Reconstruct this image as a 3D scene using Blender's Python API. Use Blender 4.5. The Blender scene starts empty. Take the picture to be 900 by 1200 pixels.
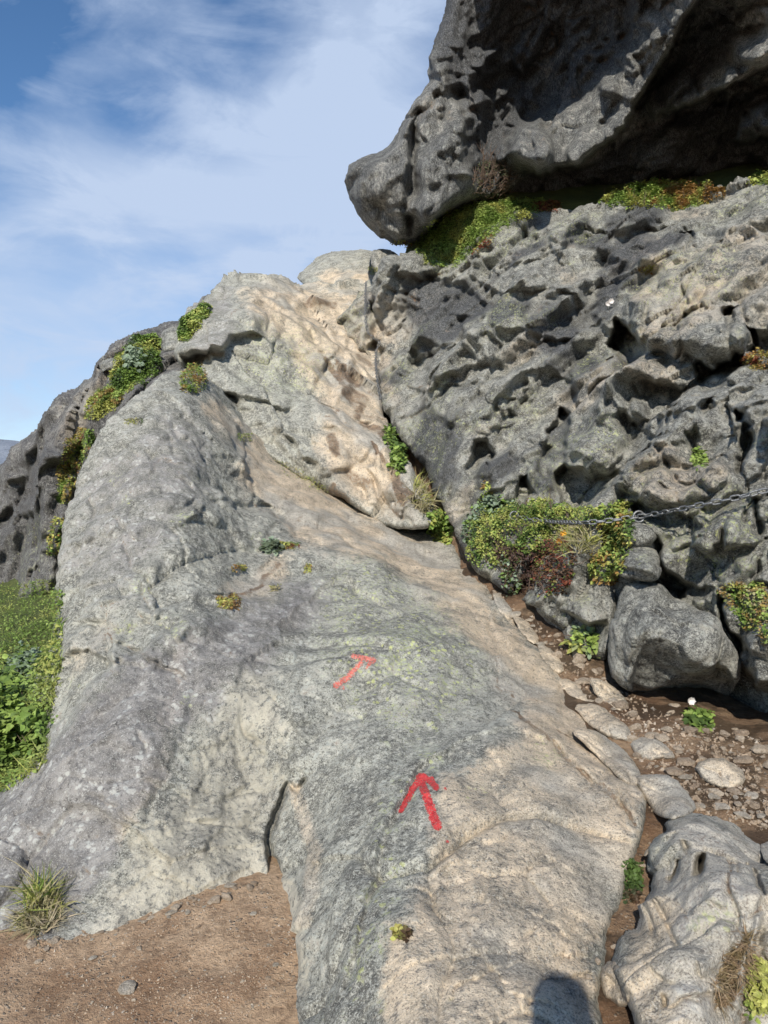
import bpy, math, random, time
import numpy as np
from mathutils import Vector, Matrix
from mathutils.bvhtree import BVHTree
T0 = time.time()
R = math.radians
rng = np.random.default_rng(7)
random.seed(7)

# ------------------------------------------------------------------ camera model (photo units 900x1200)
F = 906.0
CAM = np.array([0.0, 0.0, 1.6])
PITCH = math.atan(20.0 / F)
FW = np.array([0, math.cos(PITCH), -math.sin(PITCH)])
UP = np.array([0, math.sin(PITCH), math.cos(PITCH)])
RT = np.array([1.0, 0, 0])

def ray(px, py):
    px = np.asarray(px, float); py = np.asarray(py, float)
    return FW + ((px - 450) / F)[..., None] * RT + ((600 - py) / F)[..., None] * UP

def P(px, py, d):
    return CAM + np.asarray(d, float)[..., None] * ray(px, py)

# ------------------------------------------------------------------ noise
def _hash(ix, iy, iz, s=0):
    h = (ix.astype(np.int64) * 374761393 + iy.astype(np.int64) * 668265263 + iz.astype(np.int64) * 2147483647 + s * 974634777) & 0xFFFFFFFF
    h = ((h ^ (h >> 13)) * 1274126177) & 0xFFFFFFFF
    h = ((h ^ (h >> 16)) * 2246822519) & 0xFFFFFFFF
    return (h ^ (h >> 15)) & 0xFFFFFFFF

def _r(h, k):
    return ((((h + k * 2654435761) & 0xFFFFFFFF) * 2246822519 >> 7) & 0xFFFF) / 65535.0

def noise(p, s=0):
    i = np.floor(p); f = p - i
    u = f * f * f * (f * (f * 6 - 15) + 10)
    out = 0
    for dx in (0, 1):
        wx = u[..., 0] if dx else 1 - u[..., 0]
        for dy in (0, 1):
            wy = u[..., 1] if dy else 1 - u[..., 1]
            for dz in (0, 1):
                wz = u[..., 2] if dz else 1 - u[..., 2]
                h = _hash(i[..., 0] + dx, i[..., 1] + dy, i[..., 2] + dz, s)
                g = (_r(h, 1) * 2 - 1) * (f[..., 0] - dx) + (_r(h, 2) * 2 - 1) * (f[..., 1] - dy) + (_r(h, 3) * 2 - 1) * (f[..., 2] - dz)
                out = out + wx * wy * wz * g
    return out * 1.6

def fbm(p, o=4, s=0, rough=0.5):
    a = 1.0; t = 0; n = 0
    for k in range(o):
        t = t + a * noise(p * (2.03 ** k) + 17.3 * k, s + k); n += a; a *= rough
    return t / n

def ridged(p, o=4, s=0):
    a = 1.0; t = 0; n = 0
    for k in range(o):
        v = 1 - np.abs(noise(p * (2.07 ** k) + 9.1 * k, s + k)) * 2.2
        t = t + a * v; n += a; a *= 0.5
    return t / n

def worley(p, s=0, jit=0.9):
    """F1, F2, hash of nearest cell, offset to nearest"""
    sh = p.shape[:-1]
    i = np.floor(p)
    F1 = np.full(sh, 9e9); F2 = np.full(sh, 9e9)
    H = np.zeros(sh, np.int64); OFF = np.zeros(p.shape)
    for dx in (-1, 0, 1):
        for dy in (-1, 0, 1):
            for dz in (-1, 0, 1):
                c = i + np.array([dx, dy, dz])
                h = _hash(c[..., 0], c[..., 1], c[..., 2], s)
                q = c + 0.5 + jit * (np.stack([_r(h, 1), _r(h, 2), _r(h, 3)], -1) - 0.5)
                o = p - q
                d = (o * o).sum(-1)
                m = d < F1
                F2 = np.where(m, F1, np.minimum(F2, d))
                F1 = np.where(m, d, F1)
                H = np.where(m, h, H)
                OFF = np.where(m[..., None], o, OFF)
    return np.sqrt(F1), np.sqrt(F2), H, OFF

def blocks(p, s=0):
    """faceted fractured displacement about -1..1 and groove 0..1"""
    f1, f2, h, o = worley(p, s)
    g = np.stack([_r(h, 5), _r(h, 6), _r(h, 7)], -1) * 2 - 1
    d = (_r(h, 8) * 2 - 1) * 0.75 + (o * g).sum(-1) * 1.3
    e = f2 - f1
    return d, np.clip(1 - e / 0.07, 0, 1)

def _rot(k):
    r_ = np.random.default_rng(900 + k); q_, _ = np.linalg.qr(r_.normal(size=(3, 3))); return q_

def tetra(p, s=0):
    """piecewise planar noise: random lattice values joined by flat facets with sharp creases"""
    i = np.floor(p); f = p - i
    o = np.argsort(-f, axis=-1)
    fs = np.take_along_axis(f, o, -1)
    cur = i.copy(); v0 = _r(_hash(cur[..., 0], cur[..., 1], cur[..., 2], s), 4)
    out = v0 * (1 - fs[..., 0])
    nxt = [fs[..., 1], fs[..., 2], 0 * fs[..., 0]]
    for k in range(3):
        add = np.zeros(p.shape); np.put_along_axis(add, o[..., k:k + 1], 1.0, -1)
        cur = cur + add
        v = _r(_hash(cur[..., 0], cur[..., 1], cur[..., 2], s), 4)
        out = out + v * (fs[..., k] - nxt[k])
    return out * 2 - 1

def facets(p, freqs, amps, s=0, warp=.12):
    d = 0
    for k, (f, a) in enumerate(zip(freqs, amps)):
        q = (p * f) @ _rot(s + k).T
        q = q + warp * np.stack([noise(q * .7 + 3.1, s + 1), noise(q * .7 + 7.7, s + 2), noise(q * .7 + 12.9, s + 3)], -1) * 1.5
        d = d + a * tetra(q, s + 11 * k)
    return d

def bedding(p, n, f, s=0, drop=.12, wob=.35):
    """sawtooth ledges along tilted joint planes, fading in and out"""
    n = np.array(n, float); n /= np.linalg.norm(n)
    u = -(p @ n) * f + wob * facets(p, (.8 * f, 2.1 * f), (.7, .35), s + 3, .05)
    c = np.floor(u); t = u - c
    saw = np.where(t < 1 - drop, t / (1 - drop), (1 - t) / drop)
    amp = np.clip(.5 + 1.4 * noise(p * f * .7 + c[..., None] * 7.31, s + 9), 0, 1.2)
    return saw * amp

def sstep(a, b, x):
    t = np.clip((x - a) / (b - a), 0, 1)
    return t * t * (3 - 2 * t)

# ------------------------------------------------------------------ 2D geometry in photo units
def smooth_poly(pts, it=1):
    pts = [np.array(p[:2], float) for p in pts]
    for _ in range(it):
        q = []
        n = len(pts)
        for i in range(n):
            a, b = pts[i], pts[(i + 1) % n]
            q += [a * .75 + b * .25, a * .25 + b * .75]
        pts = q
    return np.array(pts)

def seg_dist(X, Y, pts, closed):
    """distance, nearest point, side sign, fraction"""
    pts = np.asarray(pts, float)
    n = len(pts)
    D = np.full(X.shape, 1e18); NX = np.zeros(X.shape); NY = np.zeros(X.shape); SD = np.zeros(X.shape); FR = np.zeros(X.shape)
    m = n if closed else n - 1
    for i in range(m):
        a = pts[i]; b = pts[(i + 1) % n]
        ex, ey = b - a
        L = ex * ex + ey * ey + 1e-9
        t = np.clip(((X - a[0]) * ex + (Y - a[1]) * ey) / L, 0, 1)
        qx = a[0] + t * ex; qy = a[1] + t * ey
        d = (X - qx) ** 2 + (Y - qy) ** 2
        k = d < D
        D = np.where(k, d, D); NX = np.where(k, qx, NX); NY = np.where(k, qy, NY)
        SD = np.where(k, np.sign(ex * (Y - a[1]) - ey * (X - a[0])), SD)
        FR = np.where(k, (i + t) / m, FR)
    return np.sqrt(D), NX, NY, SD, FR

def inside(X, Y, pts):
    pts = np.asarray(pts, float); n = len(pts)
    c = np.zeros(X.shape, bool)
    for i in range(n):
        a = pts[i]; b = pts[(i + 1) % n]
        if a[1] == b[1]: continue
        k = ((a[1] > Y) != (b[1] > Y)) & (X < (b[0] - a[0]) * (Y - a[1]) / (b[1] - a[1]) + a[0])
        c ^= k
    return c

def sdf(X, Y, pts):
    """positive inside"""
    d = seg_dist(X, Y, pts, True)[0]
    return np.where(inside(X, Y, pts), d, -d)

def tps(ctrl, X, Y):
    c = np.array(ctrl, float)
    x = c[:, 0] / 300; y = c[:, 1] / 300; w = 1 / c[:, 2]
    def U(r2): return np.where(r2 > 1e-12, r2 * np.log(r2 + 1e-12), 0)
    n = len(x)
    K = U((x[:, None] - x) ** 2 + (y[:, None] - y) ** 2) + np.eye(n) * 1e-3
    Pm = np.stack([np.ones(n), x, y], 1)
    A = np.zeros((n + 3, n + 3)); A[:n, :n] = K; A[:n, n:] = Pm; A[n:, :n] = Pm.T
    s = np.linalg.solve(A, np.concatenate([w, [0, 0, 0]]))
    X = X / 300; Y = Y / 300
    o = s[n] + s[n + 1] * X + s[n + 2] * Y
    for i in range(n):
        o = o + s[i] * U((X - x[i]) ** 2 + (Y - y[i]) ** 2)
    return 1 / np.clip(o, 1 / 60.0, 1 / 1.0)

# ------------------------------------------------------------------ object helpers
col = bpy.context.scene.collection
def tag(o, label=None, cat=None, group=None, kind=None):
    if label: o['label'] = label
    if cat: o['category'] = cat
    if group: o['group'] = group
    if kind: o['kind'] = kind
    return o

def mesh_obj(name, verts, faces, mat=None, parent=None, smooth=True, attrs=None, mats=None, fmat=None):
    me = bpy.data.meshes.new(name)
    verts = np.asarray(verts, np.float32)
    if isinstance(faces, np.ndarray):
        me.vertices.add(len(verts)); me.vertices.foreach_set('co', verts.ravel())
        k = faces.shape[1]
        me.loops.add(faces.size); me.loops.foreach_set('vertex_index', faces.ravel().astype(np.int32))
        me.polygons.add(len(faces)); me.polygons.foreach_set('loop_start', np.arange(0, faces.size, k, dtype=np.int32))
        me.update(calc_edges=True)
    else:
        me.from_pydata([tuple(map(float, v)) for v in verts], [], [tuple(map(int, f)) for f in faces])
    if smooth:
        me.polygons.foreach_set('use_smooth', np.ones(len(me.polygons), bool))
    if attrs:
        for k, v in attrs.items():
            v = np.asarray(v, np.float32)
            if v.ndim == 1:
                a = me.attributes.new(k, 'FLOAT', 'POINT'); a.data.foreach_set('value', v)
            else:
                a = me.attributes.new(k, 'FLOAT_COLOR', 'POINT')
                v4 = np.ones((len(v), 4), np.float32); v4[:, :3] = v
                a.data.foreach_set('color', v4.ravel())
    me.validate()
    o = bpy.data.objects.new(name, me); col.objects.link(o)
    if mat: me.materials.append(mat)
    if parent: o.parent = parent
    return o

def empty(name, loc=(0, 0, 0)):
    o = bpy.data.objects.new(name, None); col.objects.link(o); o.location = loc
    o.empty_display_size = 0.1
    return o

# ------------------------------------------------------------------ materials
class NT:
    def __init__(s, name):
        s.m = bpy.data.materials.new(name); s.m.use_nodes = True
        s.t = s.m.node_tree; s.t.nodes.clear()
        s.out = s.t.nodes.new('ShaderNodeOutputMaterial')
        s.b = s.t.nodes.new('ShaderNodeBsdfPrincipled')
        s.t.links.new(s.b.outputs[0], s.out.inputs[0])
        s.tc = s.t.nodes.new('ShaderNodeTexCoord')
    def n(s, ty, **kw):
        nd = s.t.nodes.new(ty)
        for k, v in kw.items(): setattr(nd, k, v)
        return nd
    def put(s, sock, v):
        if hasattr(v, 'is_linked') or hasattr(v, 'links'): s.t.links.new(v, sock)
        elif isinstance(v, (tuple, list)) and sock.type == 'RGBA' and len(v) == 3: sock.default_value = (*v, 1)
        else: sock.default_value = v
    def coord(s, scale=(1, 1, 1), rot=(0, 0, 0)):
        mp = s.n('ShaderNodeMapping'); s.put(mp.inputs[0], s.tc.outputs['Object'])
        mp.inputs['Scale'].default_value = scale; mp.inputs['Rotation'].default_value = rot
        return mp.outputs[0]
    def noise(s, scale, detail=4, rough=.6, vec=None, dist=0):
        nd = s.n('ShaderNodeTexNoise'); nd.inputs['Scale'].default_value = scale
        nd.inputs['Detail'].default_value = detail; nd.inputs['Roughness'].default_value = rough
        nd.inputs['Distortion'].default_value = dist
        s.put(nd.inputs['Vector'], vec if vec is not None else s.tc.outputs['Object'])
        return nd.outputs['Fac']
    def vor(s, scale, feature='F1', vec=None, out='Distance', rnd=1):
        nd = s.n('ShaderNodeTexVoronoi', feature=feature); nd.inputs['Scale'].default_value = scale
        nd.inputs['Randomness'].default_value = rnd
        s.put(nd.inputs['Vector'], vec if vec is not None else s.tc.outputs['Object'])
        return nd.outputs[out]
    def ramp(s, v, lo, hi, a=0.0, b=1.0):
        nd = s.n('ShaderNodeMapRange', interpolation_type='SMOOTHSTEP')
        s.put(nd.inputs[0], v); nd.inputs[1].default_value = lo; nd.inputs[2].default_value = hi
        nd.inputs[3].default_value = a; nd.inputs[4].default_value = b
        return nd.outputs[0]
    def math(s, op, a, b=0.0):
        nd = s.n('ShaderNodeMath', operation=op); s.put(nd.inputs[0], a); s.put(nd.inputs[1], b)
        return nd.outputs[0]
    def mix(s, f, a, b, bt='MIX'):
        nd = s.n('ShaderNodeMix', data_type='RGBA', blend_type=bt)
        s.put(nd.inputs[0], f); s.put(nd.inputs[6], a); s.put(nd.inputs[7], b)
        return nd.outputs[2]
    def attr(s, name, out='Fac'):
        nd = s.n('ShaderNodeAttribute', attribute_name=name)
        return nd.outputs[out]
    def bump(s, h, dist, strength=1.0, normal=None):
        nd = s.n('ShaderNodeBump'); nd.inputs['Distance'].default_value = dist; nd.inputs['Strength'].default_value = strength
        s.put(nd.inputs['Height'], h)
        if normal is not None: s.put(nd.inputs['Normal'], normal)
        return nd.outputs[0]

def rock_material(name, dark=(.125, .12, .105), mid=(.30, .295, .25), pale=(.53, .515, .44), speck=1.0, scale=1.0,
                  worn_c=(.64, .53, .40), use_attr=True, bump=1.0, aniso=(1, 1, 1), arot=(0, 0, 0), lich_c=(.36, .40, .14)):
    k = NT(name)
    v = k.coord(aniso, arot)
    big = k.noise(1.3 * scale, 3, .62, v)
    med = k.noise(6.5 * scale, 6, .76, v)
    fine = k.noise(42 * scale, 3, .72, v)
    micro = k.noise(170 * scale, 2, .7)
    vd = k.vor(30 * scale)
    c = k.mix(k.ramp(med, .36, .62), dark, mid)
    c = k.mix(k.math('MULTIPLY', k.ramp(big, .40, .62), .55), c, k.mix(k.ramp(med, .40, .60), tuple(x * .8 for x in mid), tuple(x * .93 for x in pale)))
    c = k.mix(k.math('MULTIPLY', k.ramp(fine, .50, .66), .75), c, pale)
    c = k.mix(k.math('MULTIPLY', k.ramp(fine, .46, .34), .8), c, tuple(x * .55 for x in dark))
    c = k.mix(k.math('MULTIPLY', k.ramp(micro, .53, .66), .7 * speck), c, (.60, .60, .54))
    c = k.mix(k.math('MULTIPLY', k.ramp(micro, .45, .33), .9 * speck), c, (.05, .05, .05))
    # round crust lichens
    sel = k.math('MULTIPLY', k.ramp(vd, .40, .30), k.ramp(med, .50, .56))
    c = k.mix(k.math('MULTIPLY', sel, .6 * speck), c, (.52, .53, .47))
    if use_attr:
        nz = med
        def msk(a, w=.30):
            e = k.math('ADD', k.attr(a), k.math('MULTIPLY', k.math('SUBTRACT', k.math('ADD', nz, k.math('MULTIPLY', big, .7)), .85), 1.7))
            e = k.math('ADD', e, k.math('MULTIPLY', k.math('SUBTRACT', fine, .5), 1.0))
            return k.ramp(e, .5 - w, .5 + w)
        pc = k.mix(k.ramp(big, .38, .62), (.44, .405, .32), (.66, .61, .49))
        pc = k.mix(k.math('MULTIPLY', k.ramp(med, .56, .40), .6), pc, (.36, .33, .28))
        pc = k.mix(k.math('MULTIPLY', k.ramp(fine, .48, .36), .8), pc, (.22, .215, .195))
        c = k.mix(k.math('MULTIPLY', msk('pale'), .85), c, pc)
        wd = k.mix(k.ramp(med, .38, .62), tuple(x * .66 for x in worn_c), worn_c)
        wd = k.mix(k.ramp(big, .46, .60), wd, k.mix(k.ramp(med, .4, .6), (.36, .335, .285), (.56, .52, .44)))
        wd = k.mix(k.math('MULTIPLY', k.ramp(fine, .47, .34), .75), wd, (.24, .21, .18))
        wd = k.mix(k.math('MULTIPLY', k.ramp(micro, .52, .70), .5), wd, (.80, .72, .60))
        wd = k.mix(k.math('MULTIPLY', k.ramp(micro, .46, .34), .75), wd, (.17, .14, .12))
        c = k.mix(k.math('MULTIPLY', msk('worn', .42), .95), c, wd)
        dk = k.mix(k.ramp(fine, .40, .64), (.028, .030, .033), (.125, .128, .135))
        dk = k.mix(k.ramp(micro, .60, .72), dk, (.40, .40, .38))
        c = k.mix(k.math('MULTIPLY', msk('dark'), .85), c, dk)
        dk2 = k.mix(k.ramp(med, .38, .62), (.17, .158, .15), (.34, .322, .305))
        dk2 = k.mix(k.math('MULTIPLY', k.ramp(fine, .47, .34), .7), dk2, (.09, .085, .085))
        dk2 = k.mix(k.math('MULTIPLY', k.ramp(micro, .55, .68), .8), dk2, (.50, .485, .455))
        dk2 = k.mix(k.math('MULTIPLY', sel, .8), dk2, (.56, .56, .52))
        c = k.mix(k.math('MULTIPLY', msk('grey'), .85), c, dk2)
        br = k.mix(k.ramp(fine, .40, .6), (.06, .038, .024), (.22, .145, .09))
        c = k.mix(k.math('MULTIPLY', msk('brown', .18), .85), c, br)
        lz = k.noise(60, 3, .75)
        ls = k.math('MULTIPLY', k.ramp(k.math('ADD', vd, k.math('MULTIPLY', lz, .5)), .62, .50), k.ramp(k.noise(11, 3, .7), .47, .55))
        lb = k.math('MULTIPLY', k.ramp(lz, .50, .62), k.ramp(med, .47, .57))
        at = k.attr('lichen')
        c = k.mix(k.math('MULTIPLY', k.math('MULTIPLY', at, .95), lb), c, (.42, .46, .22))
        c = k.mix(k.math('MULTIPLY', k.math('MULTIPLY', at, ls), .75), c, (.58, .61, .24))
    hh = k.math('SUBTRACT', k.noise(20 * scale, 6, .82, v), k.math('MULTIPLY', vd, .14))
    n2 = k.bump(hh, .036 * bump, .85)
    k.put(k.b.inputs['Base Color'], c); k.put(k.b.inputs['Normal'], n2)
    k.b.inputs['Roughness'].default_value = .82
    k.b.inputs['Specular IOR Level'].default_value = .3
    return k.m

def leaf_material(name, rough=.55, trans=.25):
    k = NT(name)
    a = k.attr('tint', 'Color')
    c = k.mix(k.ramp(k.noise(40, 2, .5), .35, .65), a, k.mix(1.0, a, (.7, .75, .6), 'MULTIPLY'))
    k.put(k.b.inputs['Base Color'], c); k.b.inputs['Roughness'].default_value = rough
    k.b.inputs['Specular IOR Level'].default_value = .3
    tr = k.n('ShaderNodeBsdfTranslucent'); k.put(tr.inputs[0], c)
    ms = k.n('ShaderNodeMixShader'); ms.inputs[0].default_value = trans
    k.t.links.new(k.b.outputs[0], ms.inputs[1]); k.t.links.new(tr.outputs[0], ms.inputs[2])
    k.t.links.new(ms.outputs[0], k.out.inputs[0])
    return k.m

def soil_material(name, a, b, stones=(.34, .29, .23), wet=False, sc=1.0):
    k = NT(name)
    n1 = k.noise(2.2 * sc, 6, .65); n2 = k.noise(28 * sc, 6, .75); n3 = k.noise(120 * sc, 3, .7)
    c = k.mix(k.ramp(n1, .36, .64), a, b)
    c = k.mix(k.math('MULTIPLY', k.ramp(n2, .55, .36), .55), c, tuple(x * .45 for x in a))
    c = k.mix(k.math('MULTIPLY', k.ramp(n3, .56, .72), .5), c, stones)
    vd = k.vor(55 * sc); g = k.math('MULTIPLY', k.ramp(vd, .33, .2), k.ramp(k.noise(7 * sc, 3, .6), .50, .62))
    c = k.mix(k.math('MULTIPLY', g, .75), c, k.mix(k.vor(55 * sc, out='Color'), tuple(x * .7 for x in stones), tuple(x * 1.25 for x in stones)))
    if wet:
        w = k.ramp(k.noise(3.0, 4, .6), .46, .56)
        c = k.mix(k.math('MULTIPLY', w, .7), c, (.05, .035, .022))
        k.put(k.b.inputs['Roughness'], k.math('SUBTRACT', .95, k.math('MULTIPLY', w, .45)))
    else: k.b.inputs['Roughness'].default_value = .95
    k.put(k.b.inputs['Base Color'], c)
    h = k.math('ADD', n2, k.math('ADD', k.math('MULTIPLY', n3, .35), k.math('MULTIPLY', g, .5)))
    k.put(k.b.inputs['Normal'], k.bump(h, .03, .9))
    k.b.inputs['Specular IOR Level'].default_value = .3
    return k.m

def plain(name, c, rough=.6, metal=0, var=.3, sc=30):
    k = NT(name)
    k.put(k.b.inputs['Base Color'], k.mix(k.ramp(k.noise(sc, 4, .7), .35, .65), tuple(x * (1 - var) for x in c), c))
    k.b.inputs['Roughness'].default_value = rough; k.b.inputs['Metallic'].default_value = metal
    k.put(k.b.inputs['Normal'], k.bump(k.noise(sc * 2, 3, .6), .004, .6))
    return k.m

# ------------------------------------------------------------------ relief rocks: traced outline, real depth, closed solid
ROCKS = []   # (name, verts, faces) for ray casting
class Relief:
    def __init__(s, name, poly, ctrl, step=2.0, warp=3.0, seed=0, sm=1, wscale=28.):
        s.name = name; s.seed = seed; s.step = step
        s.poly = smooth_poly(poly, sm)
        lo = s.poly.min(0) - 4 * step; hi = s.poly.max(0) + 4 * step
        s.X, s.Y = np.meshgrid(np.arange(lo[0], hi[0], step), np.arange(lo[1], hi[1], step))
        s.D = tps(ctrl, s.X, s.Y)
        s.D0 = s.D.copy()
        q = np.stack([s.X / wscale, s.Y / wscale, np.full(s.X.shape, seed * 3.7)], -1)
        s.WX = s.X + warp * (facets(q, (.9, 2.1, 5.), (.8, .5, .3), seed + 50) + .5 * fbm(q * 3, 3, seed + 50, .6))
        s.WY = s.Y + warp * (facets(q + 31.7, (.9, 2.1, 5.), (.8, .5, .3), seed + 60) + .5 * fbm(q * 3 + 9, 3, seed + 60, .6))
        # outline also gets natural irregularity
        s.sd = sdf(s.X + (s.WX - s.X) * .6, s.Y + (s.WY - s.Y) * .6, s.poly)
        s.M = {}
        for a in ('worn', 'lichen', 'dark', 'pale', 'brown', 'grey'): s.M[a] = np.zeros(s.X.shape)
    def _box(s, pts, m):
        pts = np.asarray(pts, float)[:, :2]
        lo = pts.min(0) - m; hi = pts.max(0) + m
        c0 = max(0, int((lo[0] - s.X[0, 0]) / s.step)); c1 = min(s.X.shape[1], int((hi[0] - s.X[0, 0]) / s.step) + 2)
        r0 = max(0, int((lo[1] - s.Y[0, 0]) / s.step)); r1 = min(s.X.shape[0], int((hi[1] - s.Y[0, 0]) / s.step) + 2)
        if c1 <= c0 or r1 <= r0: return None
        return (slice(r0, r1), slice(c0, c1))
    def edge(s, px, m):
        t = np.clip(s.sd / px, 0, 1)
        s.D += m * (1 - np.sqrt(1 - (1 - t) ** 2 + 1e-9))
        return s
    def bulge(s, poly, h, r=14., tilt=(0, 0), sm=1):
        """block standing h metres proud (negative: recess) with rounded or sharp rim of r px"""
        notch = h < 0 and r <= 6 and tilt == (0, 0)
        if notch: sm = 0
        pl = smooth_poly(poly, sm) if sm else np.array(poly, float)
        b = s._box(pl, 30)
        if b is None: return s
        d = sdf(s.WX[b], s.WY[b], pl)
        t = np.clip(d / max(r, 5.5), 0, 1)
        prof = 1 - (1 - t) ** 2.2
        c = pl.mean(0)
        if notch:      # undercut at its upper left rim, running out towards the lower right
            ext = (pl.max(0) - pl.min(0)).max() / 2 + 1
            prof = prof * np.clip(.62 - ((s.X[b] - c[0]) * .5 + (s.Y[b] - c[1]) * .86) / (1.7 * ext), 0.06, 1.2) * 1.15
        s.D[b] -= prof * (h + tilt[0] * (s.X[b] - c[0]) + tilt[1] * (s.Y[b] - c[1]))
        return s
    def rubble(s, n, poly, r0, r1, h0, h1, seed, k=(.004, .004)):
        """angular broken blocks standing out of the face"""
        rg = np.random.default_rng(seed); lo = np.min(poly, 0); hi = np.max(poly, 0); m = 0
        while m < n:
            x, y = rg.uniform(lo, hi)
            if not inside(np.array([x]), np.array([y]), poly)[0]: continue
            m += 1; q = rg.uniform(0, 1) ** 1.8; R_ = r0 + (r1 - r0) * q; ns = rg.integers(4, 7); th = rg.uniform(-.4, .4) - .7
            an = np.sort(rg.uniform(0, 2 * math.pi, ns)); asp = rg.uniform(.45, .8)
            pts = [(x + R_ * (math.cos(t) * math.cos(th) - asp * math.sin(t) * math.sin(th)), y + R_ * (math.cos(t) * math.sin(th) + asp * math.sin(t) * math.cos(th))) for t in an]
            s.bulge(pts, (h0 + (h1 - h0) * q) * rg.uniform(.5, 1.1), 6, (rg.normal() * k[0], abs(rg.normal()) * k[1]), sm=0)
        return s
    def fractures(s, n, poly, l0, l1, dep, seed, angs=(-.75, .75, .35), w=(2.0, 3.2), step=0.0):
        """thin jagged cracks, some with one side standing a little proud"""
        rg = np.random.default_rng(seed); lo = np.min(poly, 0); hi = np.max(poly, 0); m = 0
        while m < n:
            x, y = rg.uniform(lo, hi)
            if not inside(np.array([x]), np.array([y]), poly)[0]: continue
            m += 1; th = angs[rg.integers(len(angs))] + rg.normal() * .22; L_ = l0 + (l1 - l0) * rg.uniform() ** 1.7; k = max(4, int(L_ / 9)); pts = [(x, y)]
            for _ in range(k):
                t = th + rg.normal() * .45; pts.append((pts[-1][0] + L_ / k * math.cos(t), pts[-1][1] + L_ / k * math.sin(t)))
            s.groove(pts, rg.uniform(*w), dep * rg.uniform(.5, 1.2), .25)
            if step and rg.uniform() < .6: s.ledge(pts, rg.uniform(14, 40), step * rg.uniform(.5, 1.3), up=-1, sharp=2)
        return s
    def groove(s, line, w, dep, dark=0):
        b = s._box(line, w * 4 + 20)
        if b is None: return s
        d, _, _, _, fr = seg_dist(s.WX[b], s.WY[b], line, False)
        ww = w * (1.0 - .6 * np.abs(fr * 2 - 1) ** 3) * (1 + .5 * fbm(np.stack([s.X[b] / 17, s.Y[b] / 17, s.X[b] * 0], -1), 2, s.seed + 3))
        t = np.clip(1 - d / ww, 0, 1)
        s.D[b] += dep * t ** .7
        if dark: s.M['brown'][b] = np.maximum(s.M['brown'][b], dark * (t > 0.25))
        return s
    def ledge(s, line, width, h, up=1, under=0, sharp=1.5):
        """rock swells out towards the line by h metres over width px, then drops back sharply past it.
        up side = left of travel direction when sign positive in image (y down) terms"""
        b = s._box(line, width + 30)
        if b is None: return s
        d, _, _, sg, fr = seg_dist(s.WX[b], s.WY[b], line, False)
        sgd = d * sg * up     # positive on swelling side
        taper = np.clip(np.minimum(fr, 1 - fr) * 6, 0, 1) ** .6
        sharp = max(sharp, 3.2); a = np.clip(1 - sgd / width, 0, 1) ** 1.2 * sstep(-sharp, sharp, sgd)
        s.D[b] -= h * a * taper
        if under:
            a2 = np.clip(1 + sgd / (width * .8), 0, 1) * sstep(sharp, -sharp, sgd)
            s.D[b] += under * a2 * taper
        return s
    def mask(s, name, poly, soft=18., v=1.0, warp=2.0):
        pl = smooth_poly(poly, 1)
        b = s._box(pl, soft + 40)
        if b is None: return s
        d = sdf(s.X[b] + (s.WX[b] - s.X[b]) * warp, s.Y[b] + (s.WY[b] - s.Y[b]) * warp, pl)
        s.M[name][b] = np.maximum(s.M[name][b], v * sstep(-soft, soft, d)) if v > 0 else np.clip(s.M[name][b] + v * sstep(-soft, soft, d), 0, 1)
        return s
    def mline(s, name, line, w, v=1.0, warp=1.0):
        b = s._box(line, w + 40)
        if b is None: return s
        d = seg_dist(s.X[b] + (s.WX[b] - s.X[b]) * warp, s.Y[b] + (s.WY[b] - s.Y[b]) * warp, line, False)[0]
        s.M[name][b] = np.maximum(s.M[name][b], v * sstep(w, w * .3, d))
        return s
    def soften(s):
        for _ in range(1):
            D = s.D; D[1:-1] = (D[:-2] + 2 * D[1:-1] + D[2:]) / 4; D[:, 1:-1] = (D[:, :-2] + 2 * D[:, 1:-1] + D[:, 2:]) / 4
    def build(s, label, cat, mat, disp, thick=1.5, back_drop=0.0, kind=None, group=None, name=None, parent=None, viewk=.5):
        s.soften()
        Pw = P(s.X, s.Y, s.D)
        gy, gx = np.gradient(P(s.X, s.Y, s.D0), axis=(0, 1))
        N = np.cross(gx, gy); N /= np.linalg.norm(N, axis=-1, keepdims=True) + 1e-12
        V = ray(s.X, s.Y); flip = (N * V).sum(-1) > 0; N[flip] *= -1
        # blend displacement direction toward the viewer where the face is grazing so that it never folds
        keep = s.sd > -s.step * .8
        cells = keep[:-1, :-1] & keep[1:, :-1] & keep[:-1, 1:] & keep[1:, 1:]
        vid = -np.ones(s.X.shape, np.int64)
        use = np.zeros(s.X.shape, bool)
        use[:-1, :-1] |= cells; use[1:, :-1] |= cells; use[:-1, 1:] |= cells; use[1:, 1:] |= cells
        vid[use] = np.arange(use.sum())
        p = Pw[use]; n = N[use]
        dd, extra = disp(P(s.X, s.Y, s.D0)[use], s, use)
        nd = n * (1 - viewk) - V[use] / np.linalg.norm(V[use], axis=-1, keepdims=True) * viewk
        p = p + nd * dd[:, None]
        r, c = np.nonzero(cells)
        f = np.stack([vid[r, c], vid[r + 1, c], vid[r + 1, c + 1], vid[r, c + 1]], 1)
        # boundary
        e = np.concatenate([f[:, [0, 1]], f[:, [1, 2]], f[:, [2, 3]], f[:, [3, 0]]])
        key = np.minimum(e[:, 0], e[:, 1]) * 10 ** 7 + np.maximum(e[:, 0], e[:, 1])
        uq, idx, cnt = np.unique(key, return_index=True, return_counts=True)
        be = e[idx[cnt == 1]]
        bv = np.unique(be)
        # pull stair-stepped border verts onto the outline
        vx = s.X[use][bv]; vy = s.Y[use][bv]; sdv = s.sd[use][bv]
        gyy, gxx = np.gradient(s.sd, s.step)
        g = np.stack([gxx[use][bv], gyy[use][bv]], -1); g /= np.linalg.norm(g, axis=1, keepdims=True) + 1e-9
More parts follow.
